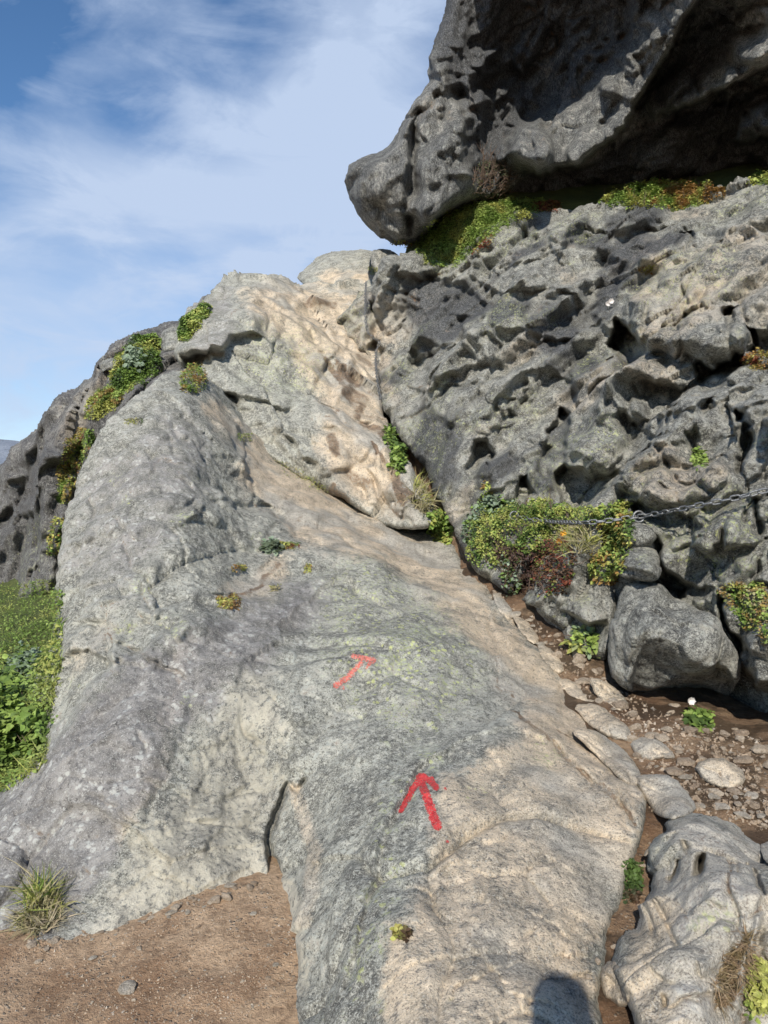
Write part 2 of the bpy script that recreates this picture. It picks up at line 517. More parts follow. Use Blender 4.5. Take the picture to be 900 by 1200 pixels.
        mv = np.clip(-sdv, -s.step * 1.5, s.step * 1.5)
        nx = vx + g[:, 0] * mv; ny = vy + g[:, 1] * mv
        dpt = s.D[use][bv]
        p[bv] += P(nx, ny, dpt) - P(vx, vy, dpt)
        # solid back
        nb = len(p); m = -np.ones(nb, np.int64)
        rings = [bv]; allp = [p]; base = nb; sides = []
        prev = np.arange(nb)
        cen = p.mean(0)
        for kk, (tt, shr) in enumerate(((.12, .0), (.45, .03), (1.0, .12))):
            q = p[bv] + V[use][bv] / np.linalg.norm(V[use][bv], axis=1, keepdims=True) * thick * tt
            q = q + (cen + FW * thick * tt - q) * shr
            q[:, 2] -= back_drop * tt
            cur = m.copy(); cur[bv] = base + np.arange(len(bv)); base += len(bv)
            allp.append(q)
            sides.append(np.stack([prev[be[:, 1]], prev[be[:, 0]], cur[be[:, 0]], cur[be[:, 1]]], 1))
            prev = cur
        cq = allp[-1].mean(0); allp.append(cq[None]); 
        caps = np.stack([prev[be[:, 1]], prev[be[:, 0]], np.full(len(be), base), np.full(len(be), base)], 1)
        # fan caps as triangles, kept in a separate list -> use degenerate-free quads by halving
        verts = np.concatenate(allp)
        quads = np.concatenate([f] + sides)
        nm = name or s.name
        attrs = {}
        for a, v in s.M.items():
            vv = v[use]
            if extra and a in extra: vv = np.clip(vv + extra[a], 0, 1)
            attrs[a] = np.concatenate([vv] + [vv[bv]] * 3 + [np.zeros(1)])
        # loops with mixed sizes
        me = bpy.data.meshes.new(nm)
        tri = caps[:, :3]
        me.vertices.add(len(verts)); me.vertices.foreach_set('co', verts.astype(np.float32).ravel())
        li = np.concatenate([quads.ravel(), tri.ravel()]).astype(np.int32)
        me.loops.add(len(li)); me.loops.foreach_set('vertex_index', li)
        ls = np.concatenate([np.arange(len(quads)) * 4, len(quads) * 4 + np.arange(len(tri)) * 3]).astype(np.int32)
        me.polygons.add(len(ls)); me.polygons.foreach_set('loop_start', ls)
        me.update(calc_edges=True)
        me.polygons.foreach_set('use_smooth', np.ones(len(ls), bool))
        for a, v in attrs.items():
            at = me.attributes.new(a, 'FLOAT', 'POINT'); at.data.foreach_set('value', v.astype(np.float32))
        me.validate()
        me.materials.append(mat)
        o = bpy.data.objects.new(nm, me); col.objects.link(o)
        if parent: o.parent = parent
        tag(o, label, cat, group, kind)
        ROCKS.append((nm, verts, quads))
        s.obj = o
        return o

def rock_disp(big=.10, bs=1.3, blk=.06, bks=2.2, fine=.02, fs=9., groove=.03, seed=0, rid=.0, aniso=None, blk2=0.0, bks2=6.):
    A = np.eye(3) if aniso is None else aniso
    def fn(p, s, use):
        q = p @ A.T
        d = big * .5 * fbm(q * bs, 3, seed)
        d = d + facets(q, (bs, bks, bks * 2.3, bks * 5.5), (big * .9, blk * 1.3, blk * .65, blk * .28), seed + 70)
        if blk and groove:
            b, g = blocks((q + .1 * fbm(q * 1.7, 3, seed + 5)[..., None]) * bks * .7, seed + 11)
            d = d + blk * .35 * b - groove * g * sstep(-.1, .25, fbm(q * .9, 2, seed + 20))
        d = d + fine * fbm(q * fs, 4, seed + 30, .62)
        if rid: d = d + rid * ridged(q * fs * .35, 4, seed + 40)
        return d, None
    return fn

def aniso_matrix(axis, k, rotz=0):
    """stretch along axis by k (lower frequency along it)"""
    a = np.array(axis, float); a /= np.linalg.norm(a)
    return np.eye(3) - (1 - 1 / k) * np.outer(a, a)
# ------------------------------------------------------------------ scene materials
M_slab = rock_material('weathered_slab_stone', dark=(.15, .145, .125), mid=(.37, .365, .31), pale=(.60, .585, .50), worn_c=(.74, .60, .43), bump=.62)
M_crag = rock_material('crag_stone', dark=(.085, .083, .076), mid=(.29, .285, .25), pale=(.56, .55, .48), aniso=(1.25, .8, 1.25), arot=(.5, .3, .4), bump=1.05)
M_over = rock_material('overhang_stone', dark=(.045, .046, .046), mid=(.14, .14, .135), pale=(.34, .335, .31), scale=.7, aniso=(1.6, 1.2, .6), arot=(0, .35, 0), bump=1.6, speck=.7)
M_far = rock_material('far_crag_stone', dark=(.055, .052, .052), mid=(.16, .15, .145), pale=(.32, .31, .29), scale=.6, bump=2.2, speck=.7)
def stone_mat(name, c0, c1):
    k = NT(name); oi = k.n('ShaderNodeObjectInfo')
    c = k.mix(oi.outputs['Random'], c0, c1)
    c = k.mix(k.ramp(k.noise(3, 5, .75), .38, .62), c, k.mix(1.0, c, (.62, .60, .58), 'MULTIPLY'))
    c = k.mix(k.math('MULTIPLY', k.ramp(k.noise(14, 3, .7), .55, .66), .5), c, (.66, .62, .54))
    k.put(k.b.inputs['Base Color'], c); k.b.inputs['Roughness'].default_value = .85; k.b.inputs['Specular IOR Level'].default_value = .3
    k.put(k.b.inputs['Normal'], k.bump(k.noise(6, 5, .75), .12, .6)); return k.m
M_peb = stone_mat('pebble_stone', (.36, .27, .19), (.66, .55, .42)); M_peb2 = stone_mat('grey_pebble_stone', (.42, .36, .28), (.62, .55, .45))
M_dirt = soil_material('trail_dirt', (.33, .20, .115), (.62, .44, .285))
M_gully = soil_material('gully_soil', (.20, .115, .065), (.38, .26, .16), stones=(.40, .34, .27), wet=True, sc=1.2)
M_turf = soil_material('turf_soil', (.07, .095, .03), (.13, .15, .045), stones=(.2, .2, .1))
M_leaf = leaf_material('leaf'); M_twig = plain('twig_bark', (.16, .11, .08), .85)
M_dry = leaf_material('dry_grass', .8, .15)
M_steel = plain('galvanised_steel', (.27, .275, .28), .55, .85, .35, 60)
M_hill = rock_material('hazed_hill_stone', dark=(.16, .18, .22), mid=(.22, .25, .30), pale=(.28, .31, .36), use_attr=False, scale=.01, bump=1, speck=.2)  # blue of distance haze painted into the hill's base colours
T = lambda *a: print('%.1fs' % (time.time() - T0), *a)

# ------------------------------------------------------------------ lower slab
s = Relief('rock_slab', [(212, 425), (262, 450), (310, 490), (400, 570), (450, 605), (510, 615), (548, 662), (580, 702), (612, 738), (640, 765), (662, 795), (690, 815), (733, 858), (752, 905), (760, 945), (754, 985), (741, 1020),
     (737, 1050), (716, 1075), (722, 1110), (706, 1145), (712, 1200), (700, 1420), (250, 1420), (245, 1180), (180, 1170), (90, 1190), (-120, 1210), (-130, 960), (0, 932), (32, 903), (62, 878), (36, 846), (42, 800), (60, 745),
     (68, 690), (71, 640), (78, 590), (100, 540), (130, 500), (172, 462)],
    [(0, 940, 3.6), (0, 1110, 2.72), (90, 1095, 2.78), (180, 1075, 2.88), (260, 1050, 3.0), (325, 1030, 3.08), (150, 1170, 2.62), (0, 1200, 2.5), (-120, 1000, 3.5), (-120, 1200, 2.5),
     (60, 880, 3.6), (38, 846, 4.0), (60, 745, 4.45), (72, 640, 5.1), (100, 540, 5.95), (172, 462, 6.9), (215, 425, 8.0), (120, 900, 3.3), (220, 900, 3.4), (300, 900, 3.5), (100, 780, 4.0), (160, 740, 4.1), (240, 740, 4.2), (330, 760, 4.2),
     (130, 640, 4.9), (200, 600, 5.2), (150, 540, 5.7), (220, 500, 6.4), (300, 690, 5.0), (280, 620, 5.8), (330, 600, 6.5), (270, 520, 7.1), (350, 570, 7.6), (300, 490, 8.6), (400, 570, 8.6), (450, 605, 8.3), (490, 640, 7.3),
     (430, 655, 5.9), (510, 615, 8.3), (548, 662, 6.5), (412, 785, 3.95), (350, 700, 4.9), (340, 850, 3.55), (480, 720, 4.7), (560, 720, 5.2), (640, 765, 4.75), (600, 800, 4.1), (500, 850, 3.4), (690, 815, 4.2), (640, 850, 3.6), (733, 858, 3.8),
     (490, 935, 2.85), (420, 930, 3.0), (360, 960, 3.15), (340, 1030, 3.05), (370, 1030, 2.75), (430, 1030, 2.5), (520, 1030, 2.42), (620, 980, 2.62), (700, 920, 3.1), (755, 960, 2.86), (740, 1040, 2.56), (640, 1060, 2.3), (716, 1080, 2.36),
     (352, 1110, 2.62), (380, 1100, 2.44), (440, 1110, 2.15), (600, 1130, 2.03), (706, 1145, 2.1), (310, 1110, 3.05), (300, 1200, 2.7), (352, 1200, 2.30), (390, 1200, 2.08), (450, 1200, 1.92), (600, 1200, 1.85), (700, 1200, 1.92), (450, 1400, 1.45), (700, 1400, 1.5), (300, 1400, 1.9)],
    step=1.75, warp=3.5, seed=1)
s.edge(9, .08)
# joint between side wall and trail slab
s.groove([(327, 1040), (322, 1010), (317, 985), (320, 960), (330, 935), (336, 918)], 6, .12)
s.bulge([(318, 1005), (330, 1003), (340, 1030), (330, 1038), (318, 1028)], -.22, 4)
s.bulge([(334, 908), (346, 922), (356, 906), (362, 914), (350, 937), (342, 930)], -.14, 3)
s.ledge([(338, 905), (345, 860), (338, 810), (352, 770)], 30, .05, up=1)
s.bulge([(328, 1040), (345, 1015), (368, 1008), (376, 1040), (368, 1085), (348, 1100), (332, 1080)], .07, 22)
s.ledge([(352, 1115), (376, 1080), (392, 1030)], 16, .035, up=1)
# step at rim of the front trail slab
s.ledge([(392, 1200), (412, 1120), (430, 1040), (452, 965), (488, 892), (540, 866), (600, 852), (660, 872), (700, 915), (745, 955)], 60, .055, up=-1, sharp=4)
s.groove([(600, 830), (640, 860), (680, 900), (715, 925), (748, 957)], 4, .03, .6)
s.groove([(650, 850), (690, 870), (735, 880)], 3, .03, .5)
s.groove([(655, 1145), (665, 1110), (682, 1075), (690, 1050)], 2.5, .012)
s.groove([(640, 1138), (668, 1140), (700, 1132)], 4, .03, .3)
# broken undulations of the wall
s.fractures(26, [(80, 560), (210, 450), (330, 590), (400, 640), (300, 740), (60, 760)], 25, 110, .06, 21, (.65, -.5, 1.2), (2.2, 3.4), .035)
s.fractures(20, [(0, 960), (120, 800), (330, 700), (330, 980), (150, 1060), (0, 1100)], 25, 110, .022, 22, (1.1, -.9, .3), (2.0, 3.2), .012)
s.fractures(24, [(400, 680), (520, 690), (740, 880), (740, 1020), (640, 1180), (420, 1180), (500, 900)], 25, 130, .018, 23, (.75, 1.2, -.3), (1.8, 2.8), .010)
s.fractures(20, [(480, 650), (560, 680), (660, 790), (745, 870), (745, 950), (620, 830)], 20, 90, .03, 24, (.8, .6, -.2), (2.0, 3.0), .018)
s.rubble(34, [(90, 520), (210, 460), (330, 590), (400, 640), (300, 720), (90, 760)], 12, 55, .02, .07, 11, (.0008, .0008))
s.rubble(30, [(0, 960), (120, 800), (330, 700), (330, 980), (150, 1060), (0, 1100)], 12, 60, .008, .028, 12, (.0003, .0003))
s.rubble(26, [(400, 680), (520, 690), (740, 880), (740, 1020), (640, 1180), (420, 1180), (500, 900)], 14, 70, .006, .020, 13, (.0002, .0002))
s.rubble(22, [(560, 700), (600, 715), (660, 790), (735, 870), (745, 950), (690, 900), (620, 800)], 8, 26, .012, .035, 14, (.0006, .0006))
s.ledge([(250, 560), (262, 590), (300, 600), (338, 612), (345, 628)], 22, .10, up=1, under=.10)
s.bulge([(298, 590), (316, 590), (340, 608), (330, 612), (304, 605)], -.16, 4)
s.groove([(205, 605), (225, 592), (270, 590), (300, 594)], 3.5, .06)
s.groove([(200, 500), (212, 520), (218, 516)], 4, .08)
s.bulge([(228, 675), (260, 660), (300, 655), (350, 665), (320, 690), (250, 712)], .05, 20)
s.ledge([(352, 690), (300, 706), (262, 716), (218, 735), (190, 752)], 40, .08, up=-1, under=.03, sharp=2)
s.ledge([(70, 770), (100, 760), (135, 778), (152, 782)], 30, .10, up=-1, under=.02, sharp=2)
s.bulge([(134, 770), (148, 775), (154, 784), (142, 784)], -.10, 3)
s.bulge([(98, 730), (118, 728), (110, 738)], -.08, 3)
s.ledge([(60, 880), (85, 840), (110, 800), (150, 778), (190, 750), (235, 738)], 40, .10, up=1, sharp=4)
s.groove([(232, 800), (222, 850), (200, 900), (170, 950)], 8, .02)
s.groove([(150, 780), (195, 790), (205, 775), (200, 760)], 3, .03)
s.bulge([(385, 690), (395, 695), (390, 700)], -.05, 2)
s.groove([(365, 845), (348, 850), (345, 870)], 3, .03)
# masks
s.mask('worn', [(228, 470), (268, 480), (330, 530), (390, 575), (450, 610), (510, 640), (548, 668), (600, 725), (660, 790), (735, 858), (755, 950), (742, 1020), (716, 1080), (706, 1150), (706, 1420), (480, 1420), (455, 1200), (440, 1120), (480, 1060),
        (500, 950), (520, 895), (600, 862), (622, 838), (570, 770), (520, 715), (460, 668), (400, 655), (350, 645), (300, 580), (255, 520)], 22, .98, 4)
s.mask('worn', [(500, 900), (600, 860), (720, 900), (745, 1000), (700, 1420), (480, 1420), (470, 1050)], 30, -.25, 3)
s.mask('worn', [(250, 690), (300, 670), (350, 650), (330, 700), (270, 715)], 14, .75, 3)
s.mask('worn', [(100, 740), (140, 725), (120, 770), (70, 800)], 18, .5, 3)
s.mline('worn', [(345, 925), (372, 1000), (360, 1080)], 14, .6)
s.mask('pale', [(90, 1180), (120, 1060), (170, 960), (215, 880), (250, 820), (300, 770), (335, 820), (330, 900), (318, 980), (322, 1040), (200, 1180)], 34, .72, 5)
s.mline('pale', [(335, 1030), (350, 1060), (352, 1110), (358, 1160)], 14, .7)
s.mask('grey', [(-130, 960), (0, 930), (60, 872), (120, 800), (200, 750), (330, 690), (390, 680), (370, 740), (300, 790), (245, 840), (205, 900), (160, 960), (110, 1060), (60, 1120), (-130, 1200)], 30, .85, 4)
s.mask('grey', [(80, 560), (130, 510), (210, 450), (250, 520), (240, 600), (190, 690), (75, 720)], 34, .55, 5)
s.mline('worn', [(215, 770), (205, 830), (185, 900), (140, 980)], 20, .55, 3)
s.mline('dark', [(190, 800), (175, 770), (190, 755)], 9, .5)
s.mline('dark', [(360, 690), (330, 720), (335, 750)], 14, .55, 2)
s.mline('dark', [(385, 1200), (400, 1150), (420, 1140)], 24, .4, 3)
s.mask('lichen', [(380, 680), (440, 660), (520, 730), (560, 800), (500, 860), (440, 850), (380, 780)], 30, .8, 3)
s.mask('lichen', [(430, 720), (520, 700), (570, 790), (500, 840), (430, 800)], 26, 1.0, 3)
s.mline('lichen', [(400, 1190), (440, 1070), (460, 1000), (455, 950), (500, 890)], 26, .7, 3)
for (x, y, r) in [(150, 740, 16), (200, 740, 18), (222, 828, 9), (212, 612, 13), (225, 570, 9), (135, 560, 10), (150, 590, 12), (430, 1075, 22), (445, 1180, 10), (530, 1170, 8), (640, 880, 22), (560, 930, 20), (170, 690, 14), (300, 640, 10), (85, 800, 12)]:
    s.mask('lichen', [(x - r, y), (x, y - r * .8), (x + r, y), (x, y + r * .8)], r * .5, .85, 1.5)
s.mline('brown', [(265, 705), (290, 700), (330, 668)], 7, .5, 2)
def slab_disp(p, s_, use):
    X = s_.X[use]; Y = s_.Y[use]
    q = p @ aniso_matrix((.45, .8, .1), 1.3).T
    worn = s_.M['worn'][use]
    far = sstep(860, 600, Y); wall = np.clip(1 - worn, 0, 1) * sstep(560, 400, X)
    wr = p @ aniso_matrix((.2, .3, 1), 2.0).T
    d = .03 * fbm(q * .9, 3, 3) + facets(q, (.8, 1.9, 4.7, 10.5, 23.), (.12, .075 - .02 * worn, .034 + .014 * far, .014 + .008 * far - .004 * worn, .006 - .0025 * worn), 200, .04)
    d = d + .045 * bedding(p, (.55, -.3, .75), 1.5, 260, .05) + .02 * bedding(p, (-.8, .2, .5), 2.3, 270, .06)
    d = d + .010 * fbm(q * 12, 4, 5, .6)
    d = d + wall * far * (.020 * ridged(wr * 6.5, 3, 8) + .022 * fbm(wr * 15, 3, 9, .7))
    d = d + wall * (1 - far) * .008 * fbm(wr * 24, 3, 9, .7)
    b, g = blocks((q + .07 * fbm(p * 2.2, 2, 77)[:, None]) * 1.25, 31)
    d = d + .022 * b - .030 * g * sstep(-.05, .2, fbm(p * 1.1, 2, 78))
    b2, g2 = blocks(p * 4.2 @ aniso_matrix((.7, .7, 0), 2.).T, 32)
    d = d + .006 * b2 - .012 * g2 * sstep(.0, .25, fbm(p * 1.7, 2, 79))
    return d, None
s.build('broad grey green slab at the front with both red painted arrows and a tan worn top', 'rock slab', M_slab, slab_disp, thick=1.6)
SLAB = s; T('slab')

# ------------------------------------------------------------------ upper slab
s = Relief('rock_slab', [(206, 425), (206, 402), (222, 382), (232, 364), (248, 340), (268, 320), (300, 317), (330, 319), (352, 326), (385, 334), (420, 328), (452, 335), (460, 380), (452, 430), (440, 470), (462, 530), (492, 575), (512, 604), (508, 624), (478, 624), (440, 612),
     (405, 592), (372, 574), (345, 560), (318, 540), (290, 520), (276, 500), (262, 480), (243, 470), (246, 455), (232, 440), (220, 432)],
    [(206, 410, 9.3), (232, 364, 10.6), (268, 320, 12.0), (330, 319, 12.6), (385, 334, 13), (440, 335, 13.2), (250, 400, 8.9), (300, 350, 10.6), (350, 380, 10.6), (400, 380, 11.4), (300, 420, 9.0), (350, 450, 9.0), (430, 440, 10.2), (262, 480, 8.3),
     (290, 515, 8.0), (345, 555, 7.85), (400, 585, 7.7), (440, 600, 7.6), (494, 612, 7.35), (400, 500, 8.5), (440, 520, 8.6), (480, 580, 7.6), (460, 500, 9.2), (460, 350, 12.8)],
    step=1.8, warp=3.5, seed=2)
s.edge(7, .16)
s.ledge([(208, 425), (226, 410), (262, 408), (268, 396), (290, 394), (310, 398)], 38, .30, up=-1, under=.15, sharp=1.5)
s.bulge([(210, 416), (240, 409), (264, 412), (262, 424), (240, 430), (214, 432)], -.45, 5)
s.bulge([(244, 446), (262, 462), (276, 460), (284, 470), (276, 484), (258, 482), (244, 468)], -.45, 4)
s.ledge([(240, 440), (262, 460), (290, 466), (330, 482), (345, 478)], 26, .16, up=-1, under=.05)
s.bulge([(345, 330), (362, 345), (352, 356), (335, 340)], -.08, 6)
s.ledge([(322, 342), (340, 356), (352, 342)], 14, .08)
s.ledge([(356, 356), (375, 362), (400, 352)], 12, .14, up=-1, under=.08)
s.ledge([(392, 440), (412, 470), (440, 500), (452, 530)], 26, .12, up=1, under=.05)
s.groove([(375, 425), (395, 445), (420, 485), (448, 500)], 3, .08, .5)
s.groove([(340, 400), (352, 408), (362, 420)], 3, .06)
s.groove([(430, 535), (455, 560), (478, 580), (490, 600)], 3.5, .1, .6)
s.groove([(400, 530), (430, 565), (465, 600)], 3.5, .08, .4)
s.ledge([(300, 500), (340, 520), (352, 545), (372, 550)], 20, .15, up=-1, under=.06)
s.groove([(286, 505), (320, 500), (345, 512)], 3, .08)
s.mask('worn', [(290, 330), (350, 328), (440, 335), (455, 400), (440, 470), (490, 590), (490, 618), (400, 588), (370, 545), (380, 480), (350, 430), (340, 400), (290, 380)], 20, .9, 3)
s.mask('worn', [(270, 335), (340, 330), (330, 360), (280, 370)], 12, .5, 3)
s.mask('lichen', [(290, 380), (360, 390), (390, 430), (360, 470), (300, 460), (270, 420)], 22, .75, 3)
s.mask('grey', [(206, 402), (250, 335), (275, 330), (262, 370), (290, 392), (230, 425)], 12, .5, 3)
for l in ([(398, 440), (418, 452)], [(405, 460), (425, 475), (418, 488)], [(420, 420), (432, 428)], [(385, 520), (392, 540)], [(405, 560), (430, 575)], [(424, 500), (440, 515), (452, 530)], [(462, 560), (474, 590)], [(358, 356), (390, 361)], [(388, 578), (405, 590)]):
    s.mline('brown', l, 9, .62, .4)
s.rubble(26, [(260, 420), (420, 400), (460, 500), (505, 600), (480, 622), (400, 590), (290, 510)], 8, 30, .03, .10, 6, (.002, .002))
s.fractures(36, [(250, 350), (430, 340), (440, 470), (495, 610), (400, 590), (260, 470)], 20, 110, .10, 25, (.85, .6, -.4), (2.0, 3.2), .08)
def up_disp(p, s_, use):
    q = p @ aniso_matrix((.5, -.4, -.7), 1.7).T
    d = .08 * fbm(q * .8, 3, 43) + facets(q, (.7, 1.6, 3.7, 8.5), (.20, .13, .07, .04), 210, .05)
    b, g = blocks((q + .06 * fbm(q * 1.7, 3, 5)[:, None]) * 1.2, 41)
    d = d + .16 * bedding(p, (-.6, .2, -.75), .8, 280, .06) + .08 * bedding(p, (.8, .1, .6), 1.7, 290, .07)
    d = d + .07 * b - .06 * g * sstep(-.1, .2, fbm(p, 2, 45)) + .03 * fbm(q * 6, 4, 46, .65)
    return d, None
s.build('pale tan upper slab rising to the skyline between the lower slab and the dark wall', 'rock slab', M_slab, up_disp, thick=2.0)
T('upper')

#SK
s = Relief('boulder', [(346, 328), (352, 316), (366, 304), (380, 296), (398, 292), (432, 291), (446, 300), (450, 330), (440, 350), (380, 350)],
    [(350, 325, 14.3), (398, 292, 15), (440, 292, 15), (400, 320, 13.8), (440, 330, 13.6), (380, 345, 13.3)], step=1.6, warp=2, seed=3)
s.edge(10, .4); s.groove([(400, 300), (420, 312), (436, 318)], 3, .1)
s.mask('worn', [(370, 318), (440, 315), (440, 350), (380, 350)], 8, .9, 2)
s.build('low rounded grey boulder on the skyline at the top of the tan slab', 'boulder', M_slab, rock_disp(.08, 1.2, .05, 1.8, .03, 6, seed=51), thick=1.5)
for i, (pl, d, lb, w) in enumerate([
    ([(434, 298), (450, 292), (468, 296), (470, 318), (448, 322), (436, 316)], 11.5, 'small blocky grey rock left of the two tucked under the nose of the overhang', .2),
    ([(464, 300), (486, 292), (500, 300), (496, 322), (470, 326)], 10.9, 'small blocky grey rock at the upper left tip of the dark wall', 0),
    ([(186, 402), (192, 388), (206, 382), (218, 386), (216, 400), (204, 410), (192, 414)], 10.2, 'small dark grey rock beside the green plants on the left ridge', 0),
    ([(226, 372), (236, 352), (250, 346), (258, 350), (252, 372), (238, 384)], 12.0, 'small pale yellowish rock peeping out left of the upper slab', .7),
    ([(116, 430), (118, 420), (130, 414), (140, 412), (146, 424), (140, 434), (122, 438)], 10.2, 'small dark round rock at the left end of the ridge plants', 0)]):
    s = Relief('boulder', pl, [(pl[0][0], pl[0][1], d), (pl[2][0], pl[2][1], d + .2), (pl[3][0], pl[3][1], d + .1), (sum(q[0] for q in pl) / len(pl), sum(q[1] for q in pl) / len(pl), d - .25)], step=1.2, warp=1.6, seed=60 + i)
    s.edge(6, .18); s.M['worn'][:] = w
    s.build(lb, 'rock', M_crag, rock_disp(.04, 1.5, .06, 3.2, .02, 8, seed=60 + i), thick=.6)

# ------------------------------------------------------------------ crag wall on the right
s = Relief('rock_wall', [(404, 384), (410, 360), (420, 345), (440, 334), (458, 316), (478, 306), (505, 300), (530, 300), (548, 290), (562, 270), (590, 256), (612, 246), (640, 242), (668, 240), (700, 236), (732, 234), (765, 240), (790, 236), (815, 232), (845, 218), (870, 209), (900, 212), (1060, 205), (1060, 980),
     (905, 890), (880, 872), (840, 856), (800, 846), (760, 830), (715, 806), (690, 770), (640, 720), (600, 700), (555, 668), (541, 630), (524, 600), (508, 565), (480, 528), (454, 490), (442, 462), (432, 430), (414, 415)],
    [(410, 385, 11.6), (440, 340, 11.7), (480, 306, 11.1), (550, 290, 10.7), (600, 252, 10.4), (640, 243, 10.4), (700, 240, 9.8), (765, 246, 9.0), (845, 220, 9.2), (900, 212, 8.8), (1060, 208, 8.0), (432, 440, 10.6), (470, 400, 10.2), (440, 490, 9.4), (488, 560, 8.1), (545, 640, 6.6),
     (540, 380, 9.3), (600, 320, 9.2), (520, 460, 8.5), (560, 540, 7.2), (600, 620, 6.3), (640, 700, 5.5), (620, 450, 7.7), (680, 360, 8.2), (680, 520, 6.5), (690, 610, 5.6), (715, 700, 4.9), (720, 800, 4.6), (740, 300, 8.6), (760, 440, 6.7), (780, 540, 5.5), (790, 620, 4.8), (800, 700, 4.5), (800, 830, 4.35),
     (850, 300, 7.6), (850, 400, 6.3), (860, 500, 5.2), (870, 600, 4.4), (880, 700, 4.0), (890, 800, 3.95), (890, 870, 4.0), (1050, 500, 4.6), (1050, 800, 3.2), (1050, 950, 3.1)],
    step=1.5, warp=7, seed=4, wscale=40)
s.edge(9, .2)
# left pillar
s.bulge([(404, 384), (420, 345), (436, 345), (438, 380), (444, 410), (432, 425), (412, 412)], .25, 14, sm=1)
s.groove([(440, 345), (444, 380), (446, 412), (440, 440)], 6, .3)
s.bulge([(432, 415), (440, 400), (452, 402), (446, 420)], -.3, 4)
# ridge crest blocks
s.ledge([(462, 330), (500, 322), (540, 330), (560, 350), (585, 360)], 40, 0.15, up=-1, under=0.12)
s.bulge([(560, 275), (620, 250), (700, 240), (735, 250), (700, 280), (640, 300), (600, 315), (570, 310)], .25, 20, (0, .004))
s.ledge([(545, 320), (590, 345), (640, 340), (672, 345), (690, 330)], 36, 0.18, up=-1, under=0.15)
s.bulge([(640, 345), (655, 330), (680, 335), (684, 352), (660, 362)], .2, 12)
s.ledge([(700, 285), (740, 268), (770, 262), (800, 250)], 22, 0.12, up=-1, under=0.15)
s.bulge([(795, 272), (808, 270), (812, 300), (800, 305), (788, 300)], -.5, 5)      # dark notch
s.bulge([(790, 300), (812, 302), (806, 318), (780, 316)], .15, 6)
# big nose bulge on the right with cave shadow beneath
s.bulge([(728, 372), (732, 350), (770, 325), (840, 290), (900, 270), (1060, 260), (1060, 400), (900, 395), (880, 415), (850, 430), (810, 432), (780, 425), (760, 425), (742, 400)], .45, 26, (0, .0035))
s.bulge([(708, 400), (722, 376), (742, 392), (760, 412), (762, 430), (745, 438), (728, 428)], -.75, 4)   # cave
s.bulge([(846, 375), (855, 360), (866, 362), (862, 385), (856, 402), (850, 400)], -.5, 4)
s.bulge([(876, 385), (886, 382), (892, 400), (888, 420), (878, 415)], -.5, 4)
s.ledge([(730, 470), (760, 455), (800, 455), (830, 440), (862, 420)], 30, 0.18, up=-1, under=0.27, sharp=1.2)
s.bulge([(820, 432), (850, 430), (868, 415), (872, 425), (850, 460), (838, 480), (822, 470), (812, 450)], -.45, 4)
s.bulge([(790, 462), (800, 458), (812, 468), (810, 488), (796, 490)], .28, 8)
s.bulge([(782, 485), (790, 470), (796, 490), (792, 500)], -.4, 3)
s.bulge([(832, 500), (845, 480), (850, 490), (838, 515)], -.4, 4)
s.ledge([(700, 500), (740, 490), (780, 500), (830, 500), (846, 470)], 30, 0.132, up=-1, under=0.06)
# lower middle blocks
s.rubble(90, [(450, 330), (560, 280), (740, 250), (1050, 220), (1050, 700), (740, 600), (560, 600), (500, 520)], 10, 46, .07, .30, 5, (.005, .005))
s.bulge([(668, 540), (672, 510), (690, 485), (720, 478), (735, 500), (735, 545), (712, 560), (690, 555)], .35, 16)
s.bulge([(655, 560), (668, 548), (700, 560), (735, 555), (745, 575), (710, 590), (680, 600), (660, 595)], -.55, 5)
s.bulge([(640, 500), (652, 475), (668, 480), (664, 520), (672, 560), (656, 580), (640, 560)], -.45, 6)
s.bulge([(605, 590), (612, 562), (622, 560), (634, 585), (628, 592)], -.55, 4)
s.bulge([(550, 560), (558, 520), (570, 515), (576, 540), (572, 566), (562, 572)], -.45, 5)
s.bulge([(524, 585), (536, 572), (530, 590)], -.25, 4)
s.ledge([(560, 505), (590, 470), (620, 440), (650, 440), (680, 460)], 34, 0.132, up=-1, under=0.09)
s.ledge([(465, 420), (500, 400), (540, 410), (570, 430), (600, 425)], 30, 0.132, up=-1, under=0.11)
s.ledge([(580, 400), (610, 385), (650, 400), (690, 395)], 26, 0.132, up=-1, under=0.09)
s.ledge([(520, 370), (555, 365), (580, 385)], 24, 0.132, up=-1, under=0.09)
s.bulge([(478, 428), (486, 405), (494, 408), (496, 436), (486, 440)], -.3, 4)
s.bulge([(570, 418), (578, 400), (590, 412), (584, 432)], -.25, 4)
s.ledge([(600, 510), (640, 520), (655, 545)], 26, 0.09, up=-1, under=0.03)
# right slab blocks around the chain
s.groove([(870, 570), (878, 540), (880, 515), (872, 500)], 8, .45)
s.groove([(742, 600), (752, 585), (790, 565), (830, 552), (860, 548)], 4, .15)
s.ledge([(742, 612), (770, 606), (810, 612), (850, 606), (880, 590)], 34, 0.108, up=-1, under=0.07)
s.bulge([(738, 600), (742, 578), (770, 562), (800, 548), (850, 540), (866, 560), (860, 590), (810, 606), (760, 606)], .22, 16)
s.bulge([(785, 582), (800, 583), (812, 590), (800, 592), (788, 588)], -.15, 3)
s.bulge([(752, 608), (770, 608), (790, 618), (800, 628), (780, 622), (755, 622)], -.3, 4)
s.bulge([(815, 530), (830, 522), (828, 545), (818, 548)], -.2, 3)
s.groove([(893, 600), (893, 640)], 3, .15)
